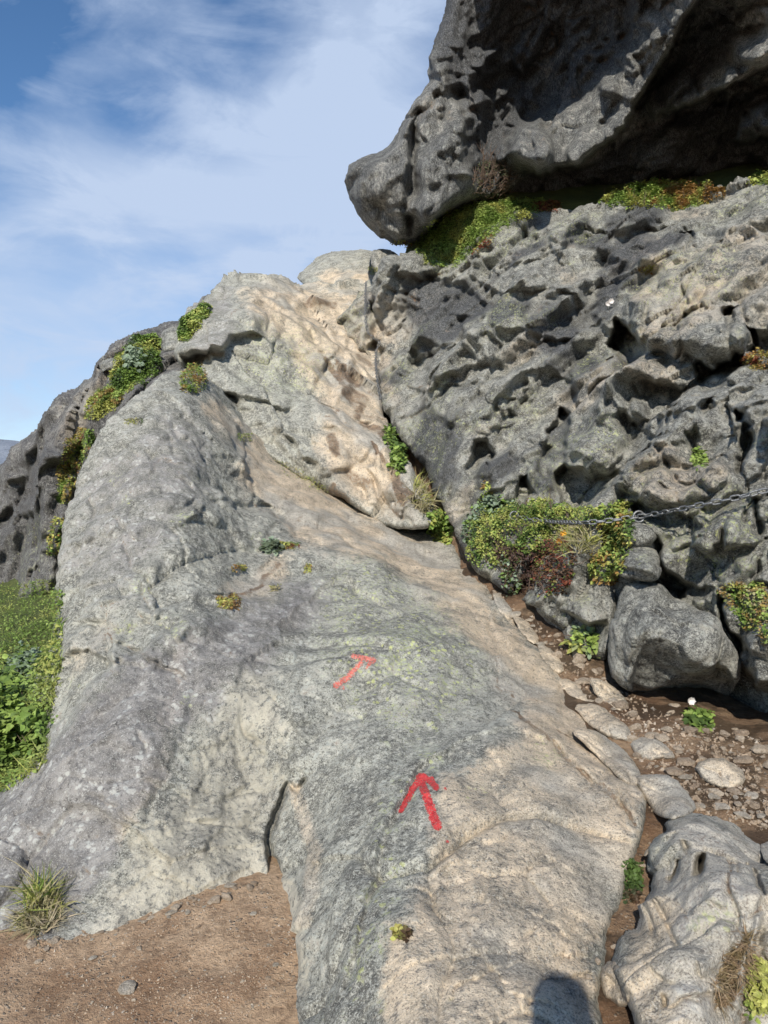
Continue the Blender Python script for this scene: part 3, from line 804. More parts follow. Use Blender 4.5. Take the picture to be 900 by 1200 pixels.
# base: undercut
s.bulge([(720, 800), (760, 720), (850, 740), (868, 770), (880, 800), (1060, 840), (1060, 980), (880, 890), (800, 860), (720, 840)], -.20, 8)
s.bulge([(872, 760), (880, 735), (900, 730), (1060, 720), (1060, 830), (900, 815), (880, 810)], .3, 12)
s.groove([(845, 700), (856, 730), (862, 760), (858, 790)], 5, .3)
s.ledge([(775, 660), (795, 675), (815, 690), (840, 690)], 22, 0.12, up=-1, under=0.18)
s.groove([(776, 640), (782, 665), (800, 690), (790, 705)], 6, .3)
s.bulge([(768, 678), (790, 680), (802, 690), (792, 704), (778, 694)], -.4, 4)
s.mask('lichen', [(760, 610), (860, 590), (900, 600), (900, 680), (830, 690), (780, 650)], 20, .85, 3)
s.mask('lichen', [(668, 540), (690, 485), (735, 500), (712, 560)], 14, .8, 2)
s.mask('lichen', [(560, 480), (620, 450), (640, 480), (590, 520)], 14, .5, 2)
s.mask('lichen', [(640, 260), (680, 250), (690, 270), (650, 280)], 12, .5, 2)
s.mask('lichen', [(740, 330), (800, 320), (800, 350), (730, 360)], 14, .5, 3)
s.mask('worn', [(735, 340), (800, 310), (900, 260), (1060, 250), (1060, 420), (900, 400), (820, 390), (750, 370)], 25, .42, 3)
s.mask('worn', [(745, 590), (770, 555), (860, 540), (860, 590), (780, 605)], 14, .55, 2)
s.mask('worn', [(600, 600), (640, 590), (730, 620), (700, 650)], 10, .4, 2)
s.mask('worn', [(404, 384), (420, 345), (440, 350), (460, 380), (470, 470), (445, 460), (412, 412)], 14, .7, 2)
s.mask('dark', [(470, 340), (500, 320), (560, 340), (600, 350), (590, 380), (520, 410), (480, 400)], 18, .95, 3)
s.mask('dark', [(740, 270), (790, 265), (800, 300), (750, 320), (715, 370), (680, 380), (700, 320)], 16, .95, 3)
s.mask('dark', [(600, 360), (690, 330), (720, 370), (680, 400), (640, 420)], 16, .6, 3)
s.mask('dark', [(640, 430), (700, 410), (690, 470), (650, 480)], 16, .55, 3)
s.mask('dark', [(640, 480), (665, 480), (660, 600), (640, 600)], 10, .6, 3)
for (x, y, r, v) in [(656, 396, 13, .95), (648, 410, 9, .9), (664, 388, 7, .9)]:
    s.mask('pale', [(x - r, y + 3), (x, y - r * .5), (x + r, y - 3), (x, y + r * .5)], 3, v, 1)
s.fractures(80, [(430, 340), (560, 280), (740, 250), (1050, 220), (1050, 800), (740, 640), (560, 640), (440, 470)], 20, 130, .14, 26, (-.7, 1.1, .5, -.5), (2.0, 3.6), .10)
def crag_disp(p, s_, use):
    X = s_.X[use]; Y = s_.Y[use]
    q = p @ aniso_matrix((.55, .35, .75), 1.5).T
    near = sstep(560, 720, Y) * sstep(700, 800, X)
    left = sstep(640, 480, X) * sstep(430, 500, Y)      # smoother striated foot of the wall
    k = (1 - .30 * near) * (1 - .55 * left)
    d = .06 * fbm(q * .8, 3, 74) + facets(q, (.7, 1.5, 3.6, 8.2, 19.), (.50, .30, .15, .095, .050), 220, .05) * k
    d = d + (.34 * bedding(p, (-.62, .05, .78), .95, 300, .09) + .13 * bedding(p, (-.5, .2, .84), 2.6, 310, .10)) * k
    d = d + (.16 * bedding(p, (.85, .1, .45), 1.2, 320, .08) + .06 * bedding(p, (.7, -.1, .7), 3.3, 330, .1)) * k
    b, g = blocks((q + .06 * fbm(q * 1.9, 3, 5)[:, None]) * 1.1, 71)
    d = d + .10 * b * k - .06 * g * k * sstep(-.15, .2, fbm(p, 2, 75))
    d = d + .035 * fbm(q * 12, 4, 77, .72) * k
    st = p @ aniso_matrix((-.3, .45, .84), 5.0).T
    d = d + left * .035 * ridged(st * 6, 3, 78)
    # black patches and lighter zones scattered over the stone by noise
    n_ = fbm(p * .9 + 5, 3, 88)
    return d, {'dark': sstep(.10, .30, n_) * .75 * (1 - sstep(760, 800, X)), 'worn': sstep(.12, .3, fbm(p * .8 + 50, 3, 89)) * .45, 'lichen': sstep(.05, .3, fbm(p * 1.1 + 80, 3, 90)) * .6}
s.build('tall fractured dark grey rock wall right of the trail with the chain running across it', 'rock wall', M_crag, crag_disp, thick=2.5, viewk=.75)
CRAG = s; T('crag')

# separate blocks at the foot of the wall
def block(name, label, cat, poly, ctrl, feats=(), mat=None, seed=0, thick=.5, step=1.3, edge=(10, .12), disp=None, masks=(), warp=1.5, sm=1):
    s = Relief(name, poly, ctrl, step=step, warp=warp, seed=seed, sm=sm)
    s.edge(*edge)
    for f in feats: getattr(s, f[0])(*f[1:])
    for m in masks: s.mask(*m)
    s.build(label, cat, mat or M_crag, disp or rock_disp(.07, 1.6, .06, 3.4, .014, 12, .015, seed=seed), thick=thick)
    return s
block('boulder', 'big angular block at the foot of the wall, dark underside above the gully', 'boulder',
    [(713, 790), (714, 745), (720, 715), (730, 690), (748, 678), (770, 680), (790, 695), (812, 712), (838, 722), (846, 744), (866, 768), (864, 795), (850, 815), (820, 812), (790, 806), (760, 800), (735, 806)],
    [(716, 780, 4.3), (722, 710, 4.35), (750, 680, 4.3), (745, 730, 3.95), (742, 790, 4.1), (800, 710, 4.1), (835, 730, 3.9), (775, 738, 3.82), (820, 765, 3.75), (860, 785, 3.9), (800, 800, 4.2), (850, 812, 4.1)],
    [('bulge', [(740, 790), (752, 752), (770, 742), (792, 752), (815, 772), (846, 776), (862, 796), (852, 822), (800, 822), (738, 822)], -.20, 5, (0, -.006)), ('groove', [(775, 738), (770, 765), (765, 800)], 2.5, .03),
     ('ledge', [(738, 775), (752, 745), (762, 735)], 20, .06, -1), ('groove', [(845, 745), (835, 768), (840, 790)], 3, .08)], seed=81, thick=1.0)
block('boulder', 'squat greenish grey boulder below the creeper beside the narrow gully', 'boulder',
    [(634, 714), (640, 694), (652, 680), (672, 672), (690, 666), (712, 672), (722, 684), (722, 720), (716, 760), (706, 776), (690, 772), (672, 758), (655, 742), (640, 730)],
    [(638, 712, 5.2), (670, 674, 5.15), (715, 680, 4.8), (680, 710, 4.75), (716, 740, 4.6), (650, 730, 5.0), (690, 765, 4.7)],
    [('ledge', [(640, 712), (665, 718), (690, 732), (712, 726)], 34, .14, -1, .16), ('groove', [(636, 730), (650, 745), (668, 762)], 4, .1)], seed=82, thick=.8, masks=[('lichen', [(645, 690), (700, 680), (700, 710), (650, 712)], 10, .5, 2)])
block('boulder', 'wedge shaped grey block perched on top of the big angular block', 'boulder',
    [(726, 668), (732, 652), (745, 643), (768, 642), (776, 650), (776, 672), (764, 682), (745, 678), (730, 678)],
    [(728, 668, 4.35), (745, 645, 4.45), (772, 645, 4.4), (750, 664, 4.12), (774, 675, 4.2), (735, 676, 4.3)],
    [('ledge', [(728, 664), (745, 668), (768, 674)], 16, .05, -1, .08)], seed=83, thick=.45, masks=[('lichen', [(735, 650), (768, 645), (760, 670)], 8, .5, 2)])
block('rock', 'small grey rock sitting against the chain anchor above the wedge block', 'rock',
    [(732, 626), (738, 614), (752, 610), (768, 616), (770, 630), (756, 640), (740, 640)],
    [(735, 628, 4.55), (750, 612, 4.6), (768, 622, 4.5), (752, 628, 4.35), (750, 640, 4.45)], seed=84, thick=.25, edge=(8, .08))
block('boulder', 'grey boulder in the lower right corner with dark hollows and brown dead grass', 'boulder',
    [(724, 1124), (734, 1106), (758, 1096), (764, 1068), (772, 1044), (767, 1020), (774, 994), (788, 972), (806, 960), (836, 960), (862, 968), (884, 990), (905, 1004), (1000, 1030), (1040, 1420), (780, 1400), (748, 1200), (732, 1166), (722, 1145)],
    [(726, 1125, 2.2), (764, 1068, 2.45), (770, 1000, 2.7), (806, 960, 2.8), (862, 968, 2.75), (900, 1004, 2.6), (1000, 1040, 2.4), (800, 1000, 2.5), (830, 1060, 2.12), (780, 1110, 2.05), (880, 1060, 2.08), (960, 1060, 2.1), (740, 1160, 2.0), (800, 1180, 1.86), (860, 1150, 1.95), (900, 1200, 1.9), (1000, 1200, 1.9), (800, 1400, 1.5), (1000, 1400, 1.5)],
    [('bulge', [(786, 972), (793, 978), (788, 998), (776, 1002), (774, 994)], -.22, 3), ('bulge', [(768, 1010), (773, 1012), (775, 1044), (768, 1046)], -.15, 3),
     ('bulge', [(797, 1008), (809, 1009), (803, 1030), (792, 1040), (788, 1034)], -.22, 3), ('bulge', [(822, 1014), (830, 1012), (830, 1038), (824, 1044), (816, 1034)], -.22, 3), ('bulge', [(804, 992), (811, 994), (810, 1002), (804, 1000)], -.12, 3), ('bulge', [(825, 996), (829, 994), (829, 1008), (826, 1008)], -.12, 2),
     ('groove', [(775, 1044), (770, 1080), (768, 1100)], 3.5, .06), ('groove', [(780, 1060), (788, 1085), (797, 1120)], 3, .04), ('groove', [(874, 1015), (882, 1036), (896, 1062)], 4, .08),
     ('ledge', [(896, 1070), (884, 1110), (872, 1160), (868, 1200)], 24, .05, 1, .06), ('groove', [(770, 1020), (785, 1005), (800, 985)], 4, .05), ('fractures', 18, [(740, 1100), (790, 980), (900, 1010), (900, 1190), (760, 1190)], 20, 90, .03, 28, (1.2, .9, -.4), (1.8, 2.8), .02), ('bulge', [(780, 1165), (786, 1168), (784, 1185), (778, 1182)], -.08, 3)],
    mat=M_slab, seed=85, thick=.5, step=1.6, edge=(12, .14), disp=rock_disp(.06, 1.6, .06, 3.5, .014, 12, .03, seed=85), sm=1, warp=3,
    masks=[('worn', [(790, 965), (862, 965), (900, 1010), (900, 1040), (840, 1010), (800, 1000)], 14, .85, 2), ('grey', [(724, 1110), (800, 1040), (890, 1060), (880, 1150), (840, 1420), (740, 1200)], 20, .2, 3),
           ('lichen', [(820, 1060), (870, 1070), (850, 1110), (810, 1100)], 12, .6, 2), ('worn', [(724, 1110), (780, 1000), (900, 1000), (1040, 1420), (740, 1400)], 16, .72, 2)])
T('blocks')

# ------------------------------------------------------------------ overhanging crag
s = Relief('overhanging_rock', [(524, 0), (520, 20), (508, 48), (500, 80), (498, 108), (488, 124), (476, 148), (462, 170), (446, 188), (424, 194), (416, 204), (414, 222), (420, 240), (432, 262), (446, 276), (466, 286), (488, 280), (504, 262), (524, 248), (560, 238), (600, 232), (700, 229), (850, 220), (1060, 208), (1060, -520), (640, -520), (560, -300), (540, -120)],
    [(424, 205, 11.6), (446, 262, 11.5), (440, 225, 11.1), (480, 170, 11.3), (490, 250, 10.9), (500, 215, 10.8), (530, 150, 11.2), (540, 215, 11.3), (506, 60, 11.6), (524, 0, 11.6), (560, 80, 12.2), (560, 160, 12.0), (600, 60, 12.4), (600, 200, 12.0), (640, 130, 12.3), (700, 60, 11.7), (640, 0, 11.9), (560, 240, 12.0),
     (700, 240, 12.4), (700, 180, 11.4), (760, 100, 10.9), (800, 40, 10.3), (800, 235, 12.2), (800, 160, 11.0), (900, 200, 11.6), (900, 130, 10.6), (900, 40, 9.6), (1050, 100, 9.5), (1050, 220, 11), (540, -120, 11.0), (700, -150, 9.4), (900, -150, 8.2), (640, -500, 7.8), (1000, -500, 6.4)],
    step=2.0, warp=7, seed=6, wscale=45)
s.edge(18, .8)
# nose: two lobes, right one turned away
s.bulge([(416, 200), (446, 188), (476, 148), (492, 130), (486, 200), (482, 262), (470, 286), (440, 275), (420, 240)], .25, 22)
s.groove([(498, 132), (488, 180), (480, 230), (484, 270)], 6, .5)
s.bulge([(486, 236), (488, 196), (510, 172), (536, 130), (544, 132), (548, 190), (552, 230), (530, 248), (500, 270)], .55, 14)
# low lit boss and bush nook
s.bulge([(590, 200), (600, 170), (620, 145), (636, 142), (644, 155), (656, 176), (652, 196), (620, 204)], 1.0, 10, (0, .008))
s.ledge([(590, 205), (625, 206), (660, 196), (690, 190), (740, 130), (760, 92), (800, 30), (830, -20), (880, -90)], 62, 1.3, 1 * -1, .5, 2)
s.ledge([(780, 130), (810, 122), (850, 105), (880, 85), (930, 55), (1060, 20)], 50, 1.1, -1, .6, 2)
s.bulge([(845, 70), (860, 20), (900, 0), (960, 20), (940, 50), (880, 80)], .5, 14)
s.ledge([(505, 20), (500, 80), (515, 110), (540, 100)], 22, .3, -1, .1)
s.M['dark'][:] = .0  # masks below paint the overhang's shade into the stone, sparing its lit bands
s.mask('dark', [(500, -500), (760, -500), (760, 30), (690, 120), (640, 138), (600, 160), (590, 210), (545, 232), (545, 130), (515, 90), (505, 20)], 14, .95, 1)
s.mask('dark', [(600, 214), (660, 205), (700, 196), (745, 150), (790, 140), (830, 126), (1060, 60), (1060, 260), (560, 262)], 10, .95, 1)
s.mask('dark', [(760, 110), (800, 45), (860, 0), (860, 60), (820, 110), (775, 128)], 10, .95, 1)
s.rubble(60, [(500, 20), (1050, -100), (1050, 200), (620, 190), (500, 250), (440, 230)], 12, 50, .10, .40, 7, (.008, .008))
s.fractures(50, [(500, 20), (1050, -100), (1050, 200), (620, 190), (440, 260), (420, 210)], 30, 140, .20, 27, (-.8, 1.3, -1.2), (2.4, 4.), .18)
def over_disp(p, s_, use):
    q = p @ aniso_matrix((.5, .2, .85), 1.8).T
    nose = sstep(560, 530, s_.X[use])
    k = 1 - .35 * nose
    d = .15 * fbm(q * .6, 3, 94) + facets(q, (.5, 1.15, 2.6, 6., 13.), (.60, .40, .22, .13, .07), 230, .05) * k
    b, g = blocks((q + .1 * fbm(q * 1.2, 3, 5)[:, None]) * .8, 91)
    d = d + (.45 * bedding(p, (-.68, .0, .73), .62, 340, .08) + .18 * bedding(p, (-.55, .1, .8), 1.7, 350, .1) + .16 * bedding(p, (.9, .1, .3), .9, 360, .08)) * k
    return d + .12 * b * k - .08 * g * k + .03 * fbm(q * 9, 3, 96, .65), None
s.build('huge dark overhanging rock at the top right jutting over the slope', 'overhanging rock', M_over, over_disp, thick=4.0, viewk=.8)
T('overhang')

# ------------------------------------------------------------------ far left crag
s = Relief('crag', [(-160, 560), (-60, 560), (0, 548), (24, 520), (44, 498), (56, 480), (74, 470), (90, 452), (112, 440), (122, 428), (150, 400), (166, 392), (192, 380), (215, 374), (236, 356), (262, 345), (290, 380), (240, 470), (180, 540), (140, 640), (120, 740), (60, 720), (20, 715), (-160, 730)],
    [(-150, 600, 16), (0, 550, 13.5), (0, 640, 12.6), (44, 500, 12), (60, 600, 11), (60, 700, 10.6), (0, 700, 12), (90, 455, 11.2), (130, 430, 10.6), (166, 392, 11.2), (215, 374, 11.8), (262, 345, 13), (120, 520, 9.8), (110, 620, 9.9), (180, 450, 9.6), (250, 400, 10.6), (120, 740, 9.8), (-150, 720, 15)],
    step=2.0, warp=5, seed=7)
s.edge(16, .6)
s.ledge([(95, 510), (60, 560), (50, 620), (45, 690)], 40, .25, 1, .12)
s.ledge([(70, 470), (40, 520), (20, 580), (15, 650)], 30, .2, 1, .1)
s.ledge([(84, 600), (72, 650), (60, 700)], 24, .2, 1, .1)
s.bulge([(0, 600), (12, 590), (20, 610), (10, 625), (-5, 620)], -.6, 6)
s.mask('worn', [(60, 520), (100, 470), (150, 420), (170, 410), (120, 480), (90, 520)], 14, .5, 3)
s.mask('lichen', [(20, 620), (60, 600), (60, 700), (20, 690)], 16, .6, 3)
s.mask('dark', [(0, 560), (60, 510), (90, 500), (60, 640), (20, 640)], 16, .5, 3)
s.rubble(40, [(0, 550), (100, 470), (220, 385), (120, 540), (80, 700), (0, 690)], 8, 26, .12, .35, 8, (.01, .01))
def far_disp(p, s_, use):
    q = p @ aniso_matrix((.2, .2, 1), 1.8).T
    b, g = blocks((q + .1 * fbm(q * 1.2, 3, 5)[:, None]) * .9, 101)
    return .25 * bedding(p, (-.5, 0, .8), .8, 370, .1) + .12 * bedding(p, (.9, 0, .3), 1.2, 380, .1) + .1 * fbm(q * .7, 3, 104) + facets(q, (.5, 1.2, 2.8, 6.4), (.5, .42, .28, .13), 240, .1) + .12 * b - .08 * g + .05 * fbm(q * 5, 4, 105, .6), None
s.build('rough brownish grey crag beyond the slab at the left edge, plants on its ridge', 'crag', M_far, far_disp, thick=3.0, viewk=.8)
T('far crag')

# ------------------------------------------------------------------ soil surfaces (setting)
s = Relief('gully_ground', [(432, 425), (450, 430), (520, 560), (600, 660), (740, 740), (1060, 800), (1060, 1420), (660, 1420), (650, 1120), (640, 880), (520, 680), (460, 610)],
    [(432, 430, 11.2), (450, 500, 10.5), (480, 580, 9.3), (520, 640, 7.8), (560, 680, 6.1), (640, 760, 4.95), (600, 760, 5.0), (720, 820, 4.15), (800, 850, 3.75), (900, 870, 3.55), (740, 900, 3.4), (660, 880, 3.6), (900, 950, 3.05), (760, 1000, 2.85), (740, 1100, 2.42), (660, 1100, 2.4), (900, 1200, 2.05), (700, 1200, 2.12), (1050, 900, 3.2), (1050, 1300, 1.8), (700, 1400, 1.6), (700, 700, 5.4), (800, 812, 4.45), (880, 830, 4.3), (740, 800, 4.7), (840, 780, 5.2)],
    step=2.0, warp=2, seed=8)
s.build('brown gravelly wet soil in the gully beside the slab', None, M_gully, rock_disp(.05, 1.6, .0, 3, .022, 9, 0, seed=111, rid=.012), thick=.6, kind='structure')
GUL = s
s = Relief('soil_ledge', [(470, 310), (480, 284), (500, 245), (560, 210), (620, 200), (760, 190), (900, 175), (1060, 165), (1060, 280), (860, 300), (600, 330), (500, 340), (475, 330)],
    [(430, 310, 13.6), (470, 290, 12.8), (520, 262, 11.3), (500, 300, 11.3), (560, 236, 11.3), (560, 285, 10.8), (620, 229, 11.7), (640, 250, 10.9), (700, 222, 12.2), (700, 245, 10.8), (800, 214, 11.8), (800, 240, 10.2), (900, 202, 11.2), (900, 225, 9.8), (1050, 195, 10.7), (860, 300, 10.4), (600, 330, 11.6), (740, 300, 11), (500, 245, 12.6), (560, 210, 12.9), (620, 200, 13.0), (760, 190, 13.0), (900, 175, 12.6), (1060, 165, 12.0)],
    step=2.0, warp=2, seed=9)
s.build('dark turf ledge under the overhanging rock', None, M_turf, rock_disp(.06, 1.2, 0, 3, .03, 6, 0, seed=112), thick=.6, kind='structure')
s = Relief('hillside', [(-200, 690), (0, 680), (100, 660), (130, 900), (60, 960), (-200, 1060)],
    [(0, 685, 12.2), (70, 680, 11), (0, 770, 8), (70, 770, 7.6), (0, 900, 5.0), (70, 880, 5.1), (-200, 800, 8), (-200, 1000, 4.2)], step=2.5, warp=2, seed=10)
s.build('green grassy hillside below the far crag at the left', None, M_turf, rock_disp(.12, .9, 0, 3, .05, 4, 0, seed=113), thick=.5, kind='structure')
HILLS = s

# foreground dirt and far ground as one sheet
n = 300
u = np.linspace(-1, 1, n)
ax = np.sign(u) * (np.abs(u) * 4 + 3000 * np.abs(u) ** 9)
ay = ax + 2.4
GX, GY = np.meshgrid(ax - .4, ay)
pp = np.stack([GX, GY, GX * 0], -1)
rr = np.hypot(GX, GY - 2)
near = sstep(9, 4, rr)
Z = -.25 * sstep(3.6, 5.2, GY) * near + (-.25 - .004 * rr) * (1 - near)
Z = Z + near * (.05 * fbm(pp * 1.3, 3, 120) + .018 * fbm(pp * 7, 4, 121, .6) + .008 * ridged(pp * 14, 3, 122)) + near * .10 * np.exp(-((GX + .45) ** 2 + (GY - 3.1) ** 2) / .5)
Z = Z + (1 - near) * fbm(pp * .02, 4, 123) * 1.5
vid = np.arange(n * n).reshape(n, n)
fq = np.stack([vid[:-1, :-1], vid[:-1, 1:], vid[1:, 1:], vid[1:, :-1]], -1).reshape(-1, 4)
gv = np.stack([GX, GY, Z], -1).reshape(-1, 3)
o = mesh_obj('ground', gv, fq, M_dirt); tag(o, 'bare brown dirt of the trail in the lower left corner', kind='structure')
ROCKS.append(('ground', gv, fq))
# distant hill
nn = 90
hx, hy = np.meshgrid(np.linspace(-1600, 500, nn), np.linspace(0, 1, 30))
prof = 1.6 + (80 * 1.0) * np.ones(nn)
yy = 850 + hy * 500
hz = np.sin(hy * math.pi * .62) ** .8 * (84 + 30 * sstep(-300, -900, hx) * .5) + 14 * fbm(np.stack([hx / 120, yy / 120, hx * 0], -1), 5, 130)
vid = np.arange(nn * 30).reshape(30, nn)
fq = np.stack([vid[:-1, :-1], vid[:-1, 1:], vid[1:, 1:], vid[1:, :-1]], -1).reshape(-1, 4)
o = mesh_obj('distant_hill', np.stack([hx, yy, hz - 5], -1).reshape(-1, 3), fq, M_hill); tag(o, 'low bluish grey mountain ridge far off at the left edge', kind='structure')
T('ground')
# ------------------------------------------------------------------ ray casting onto the finished rocks
DEFER = []
bpy.context.view_layer.update()
DG = bpy.context.evaluated_depsgraph_get()
SCN = bpy.context.scene
def cast(px, py, only=None):
    d = ray(px, py); L_ = np.linalg.norm(d)
    org = Vector(CAM)
    ok, loc, nr, idx, ob, _ = SCN.ray_cast(DG, org, Vector(d / L_))
    if not ok or loc.y > 60: return None
    if nr.dot(Vector(d)) > 0: nr = -nr
    return np.array(loc), np.array(nr), ob.name
def defer(o):
    if o.name in col.objects: col.objects.unlink(o)
    DEFER.append(o); return o

def sample(poly, n, dens=None):
    pl = smooth_poly(poly, 1); lo = pl.min(0); hi = pl.max(0); out = []
    while len(out) < n:
        x = rng.uniform(lo[0], hi[0], n * 2); y = rng.uniform(lo[1], hi[1], n * 2)
        q_ = np.stack([x / 9, y / 9, x * 0 + lo[0]], -1)
        d = sdf(x, y, pl) + 6 * noise(q_, 4)      # ragged outline
        k_ = d > rng.uniform(-3, 3, len(d))
        out += list(zip(x[k_], y[k_], np.maximum(d[k_], .1)))
    return out[:n]

def leaf_geo(base, nrm, kind, size, cols, lay=.5):
    """vectorised leaves. base (n,3) nrm (n,3) size (n,), returns verts, quads, colour per vert"""
    n_ = len(base)
    rnd = rng.normal(size=(n_, 3)); rnd /= np.linalg.norm(rnd, axis=1, keepdims=True)
    if kind == 'blade':
        upd = nrm * 1.0 + rnd * lay; upd /= np.linalg.norm(upd, axis=1, keepdims=True)
        side = np.cross(upd, rng.normal(size=(n_, 3))); side /= np.linalg.norm(side, axis=1, keepdims=True)
        bend = rng.normal(size=(n_, 3)) * .35; bend[:, 2] -= .35
        w = size * rng.uniform(.025, .05, n_)
        vs = []
        for t_ in (0, .35, .7, 1.0):
            c_ = base + (upd * t_ + bend * t_ * t_) * size[:, None]
            ww = w * (1 - t_ * .92)
            vs += [c_ - side * ww[:, None], c_ + side * ww[:, None]]
        V_ = np.stack(vs, 1).reshape(-1, 3)
        b0 = np.arange(n_)[:, None] * 8
        f = np.concatenate([b0 + np.array([[0, 1, 3, 2]]), b0 + np.array([[2, 3, 5, 4]]), b0 + np.array([[4, 5, 7, 6]])])
        return V_, f, np.repeat(cols, 8, 0)
    # leaf: two quads folded along the mid rib, oval outline
    nn_ = nrm * .9 + rnd * (1 - lay) * 1.6 + np.array([0, -.15, .35]); nn_ /= np.linalg.norm(nn_, axis=1, keepdims=True)
    ax_ = np.cross(nn_, rng.normal(size=(n_, 3))); ax_ /= np.linalg.norm(ax_, axis=1, keepdims=True)
    sd_ = np.cross(nn_, ax_)
    asp = {'leaf': .32, 'round': .45, 'needle': .11}[kind]
    w = size * asp * rng.uniform(.8, 1.2, n_)
    fold = rng.uniform(.1, .5, n_)
    b0 = base; tip = base + ax_ * size[:, None] - nn_ * (size * .12)[:, None]
    m1 = base + ax_ * (size * .33)[:, None]; m2 = base + ax_ * (size * .68)[:, None]
    def off(m, s_, k_): return m + sd_ * (s_ * w * k_)[:, None] + nn_ * (fold * w * k_)[:, None]
    vs = [b0, off(m1, 1, 1), off(m2, 1, .85), tip, off(m2, -1, .85), off(m1, -1, 1), m1, m2]
    V_ = np.stack(vs, 1).reshape(-1, 3)
    q0 = np.arange(n_)[:, None] * 8
    f = np.concatenate([q0 + np.array([[0, 1, 6, 5]]), q0 + np.array([[6, 1, 2, 7]]), q0 + np.array([[5, 6, 7, 4]]), q0 + np.array([[7, 2, 3, 4]])])
    return V_, f, np.repeat(cols, 8, 0)

G1 = (.21, .33, .045); G2 = (.36, .48, .08); G3 = (.10, .17, .03); YG = (.50, .50, .09); OR = (.42, .22, .05); RD = (.28, .06, .03); BR = (.13, .07, .04); PU = (.10, .05, .05); BG = (.28, .36, .25); ST = (.48, .40, .22)
def palette_cols(pos, pal, sc_=9., seed=0):
    k = len(pal)
    v = fbm(pos * sc_, 3, seed) * 1.9 + .45 + rng.normal(size=len(pos)) * .07
    v = np.clip(v * k - .5, 0, k - 1.001); i = v.astype(int); fr_ = (v - i)[:, None]
    pa = np.array(pal); c = pa[i] * (1 - fr_) + pa[np.minimum(i + 1, k - 1)] * fr_
    c = c * rng.uniform(.65, 1.3, (len(pos), 1)); g_ = c.mean(1, keepdims=True); c = c * .82 + g_ * .18
    return c
def foliage(name, poly, n, size, H, pal, kind='leaf', parent=None, mat=None, lay=.5, edge=14., upz=.5, seed=0, psc=9., inner=0, thin=None):
    hp = []; hn = []; hd = []
    for (x, y, d) in sample(poly, n):
        h = cast(x, y)
        if h is not None: hp.append(h[0]); hn.append(h[1]); hd.append(d)
    base = []; nr = []
    if hp:
        hp = np.array(hp); hn = np.array(hn); hd = np.array(hd)
        # drop strays that fell through to something much further behind
        dep_ = (hp - CAM) @ FW; md = np.median(dep_); ok_ = (np.abs(dep_ - md) < max(1.2, .22 * md)) | (n > 5000)
        hp = hp[ok_]; hn = hn[ok_]; hd = hd[ok_]
        nv = hn * (1 - upz) + np.array([0, 0, 1]) * upz; nv /= np.linalg.norm(nv, axis=1, keepdims=True)
        t_ = np.minimum(1, hd / edge) ** .5
        lump = np.maximum(.15, .6 + .8 * (noise(hp * 7.3 + seed) + .3))
        base = hp if kind == 'blade' else hp + nv * (H * t_ * lump * (rng.uniform(.1, 1, len(hp)) ** .6))[:, None]
        nr = nv
    base = list(base)
    if not base: print('NO HITS', name); base = [P(poly[0][0], poly[0][1], 5.)]; nr = [np.array([0, 0, 1.])]
    base = np.array(base); nr = np.array(nr)
    sz = size * rng.uniform(.6, 1.3, len(base))
    V_, f, c = leaf_geo(base, nr, kind, sz, palette_cols(base, pal, psc, seed), lay)
    o = mesh_obj(name, V_, f, mat or M_leaf, None, True, {'tint': c})
    if parent: o.parent = parent
    return defer(o)

def tube(pts, r0, r1, seg=5):
    pts = np.array(pts, float); n_ = len(pts); V_ = []; f = []
    for i in range(n_):
        t_ = pts[min(i + 1, n_ - 1)] - pts[max(i - 1, 0)]; t_ /= np.linalg.norm(t_) + 1e-9
        a = np.cross(t_, [.3, .5, .8]); a /= np.linalg.norm(a) + 1e-9; b_ = np.cross(t_, a)
        r = r0 + (r1 - r0) * i / (n_ - 1)
        for j in range(seg):
            an = j * 2 * math.pi / seg; V_.append(pts[i] + r * (math.cos(an) * a + math.sin(an) * b_))
    for i in range(n_ - 1):
        for j in range(seg):
            f.append((i * seg + j, i * seg + (j + 1) % seg, (i + 1) * seg + (j + 1) % seg, (i + 1) * seg + j))
    return V_, f
def twigs(name, poly, n, L_, r, parent, mat=M_twig, spread=.6, upz=.7, forks=2):
    V_ = []; f = []
    for (x, y, d) in sample(poly, n):
        h = cast(x, y)
        if h is None: continue
        dr = np.array([0, 0, 1]) * upz + h[1] * .4 + rng.normal(size=3) * spread * .6; dr /= np.linalg.norm(dr)
        p0 = h[0] - dr * .02; ln = L_ * rng.uniform(.5, 1.2)
        pts = [p0]
        for q in range(4): pts.append(pts[-1] + dr * ln / 4 + rng.normal(size=3) * ln * .06)
        todo = [(pts, r)]
        for k_ in range(forks):
            st = pts[1 + k_ % 3]; d2 = dr + rng.normal(size=3) * .6; d2 /= np.linalg.norm(d2)
            todo.append(([st, st + d2 * ln * .25, st + d2 * ln * .5 + rng.normal(size=3) * ln * .05], r * .6))
        for pt, rr_ in todo:
            a, b_ = tube(pt, rr_, rr_ * .3, 4); k0 = len(V_); V_ += a; f += [tuple(i + k0 for i in q) for q in b_]
    o = mesh_obj(name, V_, f, mat); 
    if parent: o.parent = parent
    return defer(o)

